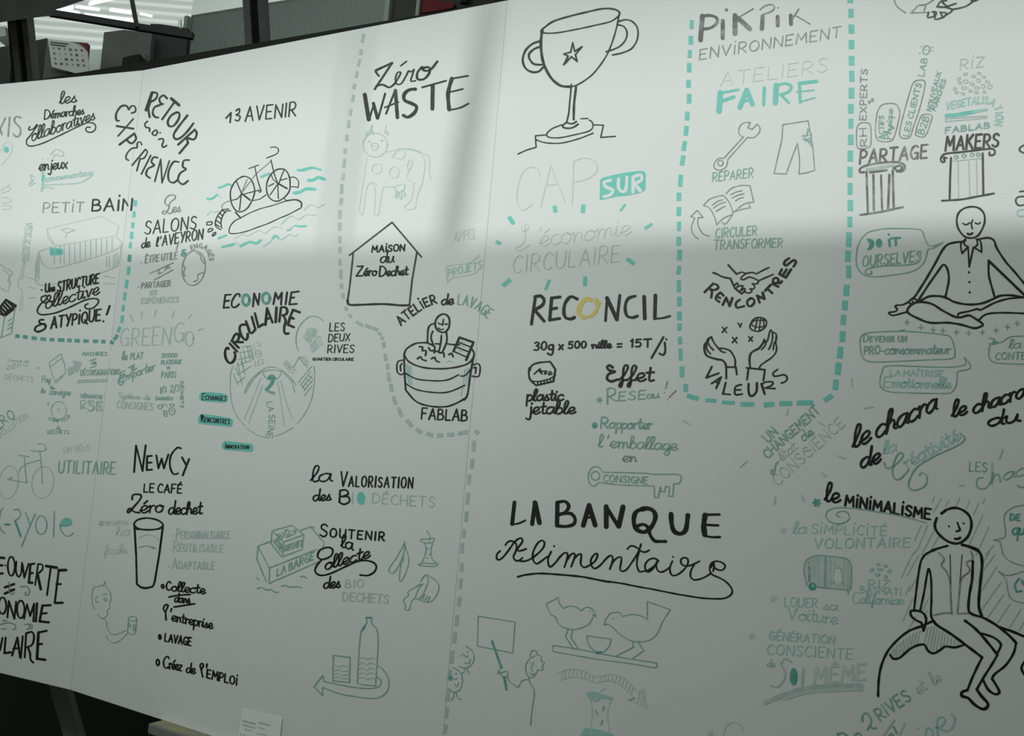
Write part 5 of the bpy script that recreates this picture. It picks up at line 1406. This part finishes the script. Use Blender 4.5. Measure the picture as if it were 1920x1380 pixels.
D 10
"DÉCHETS" 34 948,930 950,1225 p
o 720,1215 26,22; 740,1200 780,1185 800,1210; o 855,1195 26,14; o 852,1265 34,42; _ 852,1245 852,1275; _ 760,1260 765,1320 795,1325 795,1260 760,1262; _ 762,1290 795,1290
# handwritten_lettering | black capitals and joined words above the drinking glass
@ 0 690 4
K 14
_ 1005,780 1020,582 1068,772; _ 1068,772 1092,580; _ 1138,658 1103,663; _ 1103,660 1100,765 1140,762; _ 1100,712 1136,708; _ 1172,655 1187,752 1212,680 1229,752 1262,648; 1355,602 1325,600 1280,660 1275,740 1300,795 1335,790; _ 1365,670 1392,722; _ 1418,682 1370,805
K 12
"LE CAFÉ" 68 1078,930 1360,938
K 14
990,985 1000,950 1055,952 1050,985 1000,1045 965,1085 955,1075 975,1052 1005,1078 1045,1085
"éro" 120 1048,1088 1225,1080
"dechet" 108 1262,1098 1515,1095
# drinking_glass_drawing | black outline of a tall drinking glass with faint lines inside
K 14
1005,1175 1030,1140 1100,1125 1180,1140 1222,1175 1190,1205 1110,1213 1040,1205 1005,1175; _ 1008,1180 1020,1400 1026,1620; _ 1222,1180 1195,1390 1160,1600; 1160,1600 1150,1630 1143,1638
K 17
1026,1620 1060,1645 1100,1650 1143,1638; 1008,1190 1030,1207 1045,1207
N 8
1035,1280 1090,1252 1140,1255 1190,1285; . 1095,1250
D 9
1040,1345 1100,1335 1165,1350; 1130,1345 1145,1340 1150,1355
# handwritten_lettering | pale teal list of three words right of the glass
N 10
"Personnalisable" 85 1322,1280 1718,1278 sc
"Réutilisable" 85 1300,1375 1665,1380 sc
"Adaptable" 85 1290,1505 1603,1510 sc
. 1295,1255; . 1275,1362; . 1262,1488
N 8
"er" 70 740,1182 785,1180
X 9
"enverre" 70 790,1180 960,1175; "bio" 90 870,1260 970,1255; "facile" 80 780,1395 950,1390
# handwritten_lettering | black handwritten list at the lower left of the middle board
@ 0 1035 4
K 13
o 1220,258 9,14; "C" 72 1245,285 1275,288; "ollecte" 82 1285,292 1540,315
1265,338 1330,325 1425,318; "dans" 75 1308,375 1425,385; _ 1305,412 1460,388
1240,450 1225,428 1237,398 1260,400 1242,450 1245,508; "entreprise" 85 1285,515 1595,578; _ 1287,425 1280,445
o 1198,637 8,17; "LAVAGE" 62 1235,668 1432,702; o 1183,828 11,22
"C" 95 1222,868 1262,872; "réez" 95 1265,875 1362,890; "de" 85 1395,905 1465,915; 1508,880 1500,850 1515,835 1525,850 1510,885 1520,935; _ 1552,840 1548,865; "EMPLO|" 66 1550,942 1775,998
# drinking_boy_drawing | faint teal line drawing of a boy holding a cup
D 6
705,428 690,370 690,310 705,265 735,260 760,245 772,258; _ 772,258 785,220 796,265; 796,265 825,300 832,350 820,385 825,420 802,440 805,470 765,500 730,465; 735,335 718,345 720,375 735,372; o 790,355 11,12; 772,322 790,312 805,320
765,495 798,520 800,560 832,612 875,615 942,590; 795,630 820,665 860,682 910,655 960,605; o 993,500 32,17; _ 963,505 955,600; _ 1025,505 1017,600; 958,600 985,620 1015,605; o 968,550 8,12; o 1005,555 9,12; o 1005,580 8,10
# handwritten_lettering | black words in two lines, the second ending in pale teal letters
@ 480 690 4
K 14
"la" 130 408,855 572,850
K 13
"Valorisation" 118 630,885 1172,900 sc
K 14
"des" 92 425,998 562,992; _ 630,920 625,1005; 630,918 675,915 690,945 640,965; 640,965 690,965 700,1000 660,1022 622,1005
N 10
_ 725,935 722,1015
T 5
O 787,978 32,48
N 10
"DÉCHETS" 82 872,1012 1335,1045
# handwritten_lettering | black words in four lines with a long swash under the third
K 14
"Soutenir" 98 478,1262 960,1295 sc
"la" 110 635,1342 728,1368
@ 480 1035 4
K 14
575,-15 560,30 500,55 462,35 480,-15 540,-35 575,-15; 490,60 450,110 445,150 485,175 560,160 680,105 780,65 860,70 900,100 890,145 840,175 780,172
"ollecte" 110 515,135 855,40
"des" 95 505,275 632,265
L 10
"BIO" 62 668,267 802,262
L 12
"DECHETS" 70 648,362 990,385
# barge_drawing | teal drawing of a barge carrying a lettered box on small waves
@ 480 690 4
D 9
_ 120,1220 270,1180 358,1250 205,1305 120,1220; _ 120,1220 112,1315 190,1415; _ 205,1305 198,1415 345,1360 358,1250
"BIO" 42 175,1285 258,1240; 275,1225 295,1215 290,1240 230,1268
"DECHET" 46 218,1372 345,1332; "DECHET" 38 128,1300 192,1385 p
_ 115,1298 15,1335 5,1430 75,1600; _ 15,1340 100,1500 455,1360; _ 100,1500 98,1615 480,1448; _ 335,1215 410,1192 510,1310 500,1370; _ 395,1190 435,1195
D 10
"LA BARGE" 62 155,1562 430,1435
10,1655 40,1645 80,1665 110,1660 140,1680 165,1680; 190,1635 220,1630 250,1642 310,1640 342,1648; 335,1565 355,1562 380,1575; 0,1570 25,1588
# banana_peel_drawing | thin teal drawing of a banana
D 8
1115,1310 1060,1410 1000,1500 1003,1530 1035,1533 1080,1460 1120,1340; 1120,1340 1145,1430 1132,1510 1095,1590 1075,1590 1080,1510 1098,1420; 1115,1330 1102,1450; _ 1113,1302 1120,1345
# apple_core_drawing | thin teal drawing of a small apple core
1280,1220 1305,1260 1300,1290; 1235,1285 1280,1282 1335,1278 1325,1305 1280,1312 1240,1302 1235,1285; 1262,1310 1275,1350 1268,1400 1240,1460 1220,1478; 1325,1310 1310,1370 1320,1430 1350,1462; 1220,1475 1250,1462 1320,1467 1365,1465 1345,1485 1270,1485 1220,1475
D 11
. 1290,1352 1298,1398 1280,1425
# tipped_cup_drawing | thin teal drawing of a tipped cup spilling over
@ 480 1035 4
D 8
1235,220 1260,180 1290,175 1365,235 1360,310 1300,375 1190,345; 1280,180 1290,220 1255,310 1230,342; 1232,240 1150,290 1135,308 1145,320 1105,360 1120,400 1115,430 1150,430 1165,370 1190,345 1222,270 1250,240
_ 1245,325 1225,350; _ 1265,315 1245,355; _ 1285,330 1265,360; _ 1305,335 1285,370
# bottle_drawing | teal drawing of a bottle and a glass on a curved arrow
E 16
_ 828,492 868,492
D 9
825,500 830,530 795,580 780,650 765,850 760,980; 760,980 800,995 890,1003; 865,500 870,540 905,580 915,650 910,800 895,1000; _ 580,775 705,790 700,978 575,965 580,775
510,970 650,1000 800,1022 880,1020 930,1000 935,960 905,935; 500,1015 620,1060 720,1080 880,1098 960,1070 995,1010 990,940 950,880 905,850; _ 510,970 500,925 435,1010 498,1075 500,1015
E 16
_ 800,580 815,560
N 8
775,800 800,790 830,805 860,795 890,800; 775,840 800,825 830,845 860,830 890,840; 770,880 800,870 830,885 860,870 890,880; 770,915 800,905 830,920 860,905 890,915; 770,950 800,940 830,955 860,945 890,950
590,850 620,860 650,850 690,860; 590,890 620,882 650,895 690,888; 590,920 620,912 650,925 690,918; 590,945 620,938 650,950 690,945
""")
# ------------------------------------------------------------------ drawings and words on the left board
draw("""
# handwritten_lettering | large thin capitals cut off by the left edge
@ 0 0 4
M 12
_ -20,1010 40,885; _ -30,885 15,1010; _ 72,880 60,1022; 155,882 120,875 108,910 150,960 150,1005 125,1027 100,1005
# handwritten_lettering | thin black joined words in three lines with a curled underline
G 11
"les" 105 445,780 575,765
"Démarches" 78 332,895 630,855
G 10
275,935 250,965 215,975 222,950; 282,938 232,1010 200,1050 203,1085 240,1095 330,1070 500,990 640,925 700,925 718,955 700,985 665,992 642,975 650,955 675,955
"ollaboratives" 110 235,1060 712,895
# ink_blot | small solid teal dot with a faint ring
T 5
O 47,1122 19,24
X 7
10,1130 30,1080 65,1065 90,1090 80,1150 50,1190 10,1240
# handwritten_lettering | black word over a smudged teal line of writing
G 12
"enjeux" 95 290,1280 505,1262
U 18
320,1230 325,1260 318,1300
T 20
325,1320 320,1350 322,1365
U 16
322,1365 318,1400 312,1430
V 16
340,1360 420,1345 520,1330 640,1310 690,1305
U 8
"ronnementaux" 56 340,1362 700,1312; 330,1385 450,1382 600,1370 690,1318; 310,1425 350,1400 400,1415
N 8
255,1330 230,1310 235,1345 250,1350; 250,1350 220,1380 225,1395 260,1370; . 325,1195 358,1190 400,1185; 380,1160 420,1120 470,1140 475,1165 455,1170 420,1160 400,1175
# small_sketches | faint smudged teal sketches at the left edge
V 9
10,1430 30,1410 60,1400 80,1420 40,1440 10,1450; 10,1485 50,1480 85,1500 60,1520 10,1520; 15,1540 80,1545 70,1570 20,1570; _ 60,1395 70,1380
# handwritten_lettering | thin grey capitals PETIT growing into darker capitals BAIN
@ 0 345 4
M 9
"PET|T" 78 322,215 625,208
G 15
"BA|N" 95 690,202 985,195
# dashed_line | short teal dashes running down the seam and left under the writing
T 22
| 1016,122 1012,168; | 1006,205 1003,250; | 997,288 993,332; | 989,358 984,412; | 980,435 974,482; | 966,618 960,682; | 953,718 944,782; | 939,813 931,872; | 918,985 911,1042; | 902,1070 882,1112; | 926,908 920,955
E 27
| 973,530 968,582; | 882,1130 854,1168; | 114,1139 147,1142; | 171,1144 207,1149; | 236,1153 275,1158; | 302,1161 345,1165; | 372,1166 407,1168; | 435,1168 482,1171; | 503,1172 537,1173; | 559,1174 597,1177; | 624,1176 665,1178; | 697,1178 735,1180; | 758,1180 790,1182; | 818,1182 852,1192
# boat_house_drawing | very faint drawing of a long houseboat with one teal block
X 8
_ 350,335 760,240 890,315 870,385 410,465 350,335
L 8
_ 350,335 360,400 410,465; _ 455,345 500,330 560,345 500,367 455,345; _ 500,367 490,400; 870,395 910,440 900,470 800,520 500,610 390,632 320,600 290,505; _ 290,505 365,480
N 9
290,505 270,600 265,690 285,750 380,755 600,710 850,630 895,560 910,450
N 7
_ 450,460 450,590; _ 480,455 480,600; _ 520,450 520,590; _ 560,440 560,580; _ 600,435 600,570; _ 640,428 640,560; _ 680,420 680,550; _ 720,412 720,540; _ 760,405 760,530; _ 800,400 800,515; _ 840,392 840,500; _ 410,470 405,600
_ 280,560 280,700; _ 292,540 290,720; _ 850,530 850,620; _ 865,520 865,610; _ 880,510 878,590; _ 820,540 820,625; _ 800,545 800,620; _ 275,600 272,690
T 5
= 375,470 400,480 465,488 465,528 420,535 375,530
E 8
_ 390,490 392,520; _ 425,500 455,500; _ 430,515 455,515
N 7
780,695 800,690 830,700 870,705; 780,750 810,745 860,752; 205,700 240,710 265,720; 210,770 240,780 270,785; 220,855 245,850 270,855
# vertical_scribble | faint teal column of tiny upright scribbles
V 8
"environnement" 50 190,590 195,440 215,330
"naturel et social" 36 215,575 225,440 245,320
V 7
_ 150,700 180,560; _ 165,720 185,600; 180,690 140,720 140,770 165,800 160,850; _ 150,860 150,950; _ 170,850 165,940
N 8
_ 195,300 240,295; _ 198,312 235,312
# handwritten_lettering | black joined words with a swash, an ampersand and an exclamation mark
K 14
. 312,795; "Une" 66 338,812 410,802; "STRUCTURE" 78 430,808 738,742
K 12
345,860 365,835 380,850 350,890 315,880 310,850 345,835; "ollective" 118 338,938 745,825
355,862 305,900 280,945 290,972 330,980 420,965 520,925 640,870 720,860 738,885 700,928 650,935 635,912 660,897
K 15
325,1018 298,1020 295,1040 318,1050; 315,1050 270,1070 262,1098 290,1107 335,1085 338,1055 325,1045 345,1065
"ATYP|QUE" 90 382,1083 750,1022
_ 822,915 800,978; . 775,1030
# striped_box_drawing | black striped lid on a box with teal sides
K 14
_ -5,930 45,867 118,910 110,932 35,990 -5,970; _ 35,985 40,965 118,912
K 16
_ 5,925 45,968; _ 20,905 62,952; _ 35,888 82,938; _ 50,872 102,922; _ -5,940 25,980
D 8
_ 35,990 10,1150 85,1120 112,930; _ -5,1150 10,1150; _ 60,1030 85,1010; _ 60,1060 90,1040; _ 55,1090 90,1070
# box_sketch | thin grey outline of a slanted box at the left edge
N 9
0,605 90,660 70,700 72,760 60,800 40,802 -5,770; 20,640 65,680 60,730; 60,720 80,740
# handwritten_lettering | small teal words, a telephone and a round counter
@ 0 640 7.667
N 10
"Comme un" 40 110,290 420,300; "ZÉRO" 60 85,405 400,350; "DÉCHETS" 75 65,545 470,575
_ 525,380 570,380; _ 545,365 545,398
D 8
_ 875,178 710,300 710,375; _ 710,375 890,240; _ 875,178 925,330 945,450; _ 945,450 805,600 780,565 720,380; _ 945,455 790,570; 800,270 820,275 830,290; 870,510 900,495 890,520
N 10
= 975,380 1040,370 1060,340 1050,280 1165,305 1140,400 1110,450 1080,440 1000,505 980,500
D 13
"MACHINES" 56 1180,205 1535,205; "de" 80 1305,330 1385,330; _ 1285,280 1375,248; _ 1290,380 1385,352
"DÉCONSIGNATIONS" 85 1155,490 1720,475; _ 1120,565 1690,540; _ 1110,590 1620,570
"Pay" 100 600,590 720,585
"la" 90 590,745 645,742; "consigne" 110 705,765 1015,775; "te" 70 715,690 780,690
"DÉMARCHE" 52 1160,805 1470,825
D 9
_ 670,905 715,905; _ 690,870 690,915; o 845,995 108,130; . 838,995 918,970 850,925; _ 838,990 840,960
1160,860 1160,965 1185,965 1185,920 1215,965 1230,960; 1160,855 1220,850 1230,885 1190,915; 1350,860 1290,845 1265,880 1290,915 1335,940 1330,985 1270,985 1255,965; 1360,880 1300,865 1290,890 1345,920 1358,960 1320,1000 1265,1000; _ 1475,860 1390,865 1385,1000 1470,995; _ 1470,880 1410,885 1410,920 1455,920; _ 1410,945 1455,940; _ 1410,975 1465,975
D 10
"COMPTEUR" 50 695,1130 830,1165 930,1140 1015,1090 p
"de" 60 805,1270 865,1265; "DÉCHETS" 56 685,1330 985,1330
# handwritten_lettering | slanted teal words cut off by the left edge
D 20
"ÉRO" 150 -10,1270 95,1170 220,1100
N 12
"POLLUTION" 90 20,1390 200,1240 410,1090
# bicycle_drawing | faint teal drawing of a bicycle
@ 0 780 5.308
N 9
o 85,660 95,165 8; o 425,660 108,160 8
D 8
_ 75,628 265,665 245,480 405,435; _ 240,405 262,660; _ 395,345 415,530 420,670; _ 185,390 290,405; _ 305,345 400,352; 370,275 430,280 458,315 440,345 395,350; 75,630 120,610 100,640; 185,560 210,510 250,490
E 9
. 265,660 418,668 85,628
# handwritten_lettering | pale teal words beside the bicycle, the lower one crossing the seam
V 10
"UN VÉLO" 60 630,365 890,345
D 16
"UTILITAIRE" 130 580,565 1140,578
# handwritten_lettering | large thin teal letters ending in a letter e with a filled top
D 13
30,915 5,950 -10,1060 10,1130 50,1168; 135,935 180,930 205,970 185,1015 145,1042; _ 255,965 300,1080; _ 350,975 290,1110 215,1295; o 410,1085 55,92; _ 540,945 532,1205; 605,1090 700,1080 705,1040 680,1022 630,1030 600,1080 605,1130 640,1180 690,1195 730,1162
E 20
_ 150,1045 205,1195; _ 50,1080 95,1080
T 4
= 595,1085 620,1040 660,1025 705,1035 708,1080 670,1100 605,1100
# handwritten_lettering | tall black capitals in three lines with swirls between them
@ 0 1035 4
K 18
_ -20,40 32,45; _ -5,100 18,100; _ -10,162 20,160
K 13
. 40,100; o 84,107 26,72; 122,72 120,150 138,185 158,160 165,80; _ 168,92 182,192 214,88; _ 285,92 263,248; 285,90 315,95 318,130 280,165; _ 380,118 352,322
K 18
_ 258,87 228,92 216,230 242,230; _ 222,160 246,157; _ 282,168 305,278
K 21
_ 345,105 425,117; _ 440,137 495,135; _ 412,382 468,380
K 15
_ 440,138 410,380; _ 422,240 456,240
K 17
_ 35,265 105,240; _ 35,312 105,280
M 9
60,225 75,260 65,290 90,318 105,300; 155,262 200,258 222,290 207,325 185,315 195,300
K 14
o 18,402 28,62; _ 55,490 66,368 108,500 120,372; o 155,430 28,66; _ 180,500 202,392 225,478 256,388 250,520
K 17
_ 277,385 268,520; _ 380,398 318,402; _ 318,402 296,520 365,527; _ 305,462 350,458
M 9
-5,545 60,530 110,545 115,575 95,580; _ 10,575 45,575; _ 20,515 50,512; 185,545 215,542 222,570 200,580; 215,540 240,545 235,575
K 15
_ 0,735 18,645; _ 42,642 32,755; _ 90,775 130,642 150,790; _ 100,725 145,720; _ 170,632 155,795; _ 195,612 185,790; 195,610 240,600 255,640 240,695 200,715; 208,715 225,760 228,805 248,828
K 19
_ 32,758 80,752; _ 350,590 290,603; _ 288,603 277,800 338,808; _ 280,690 315,690
""")
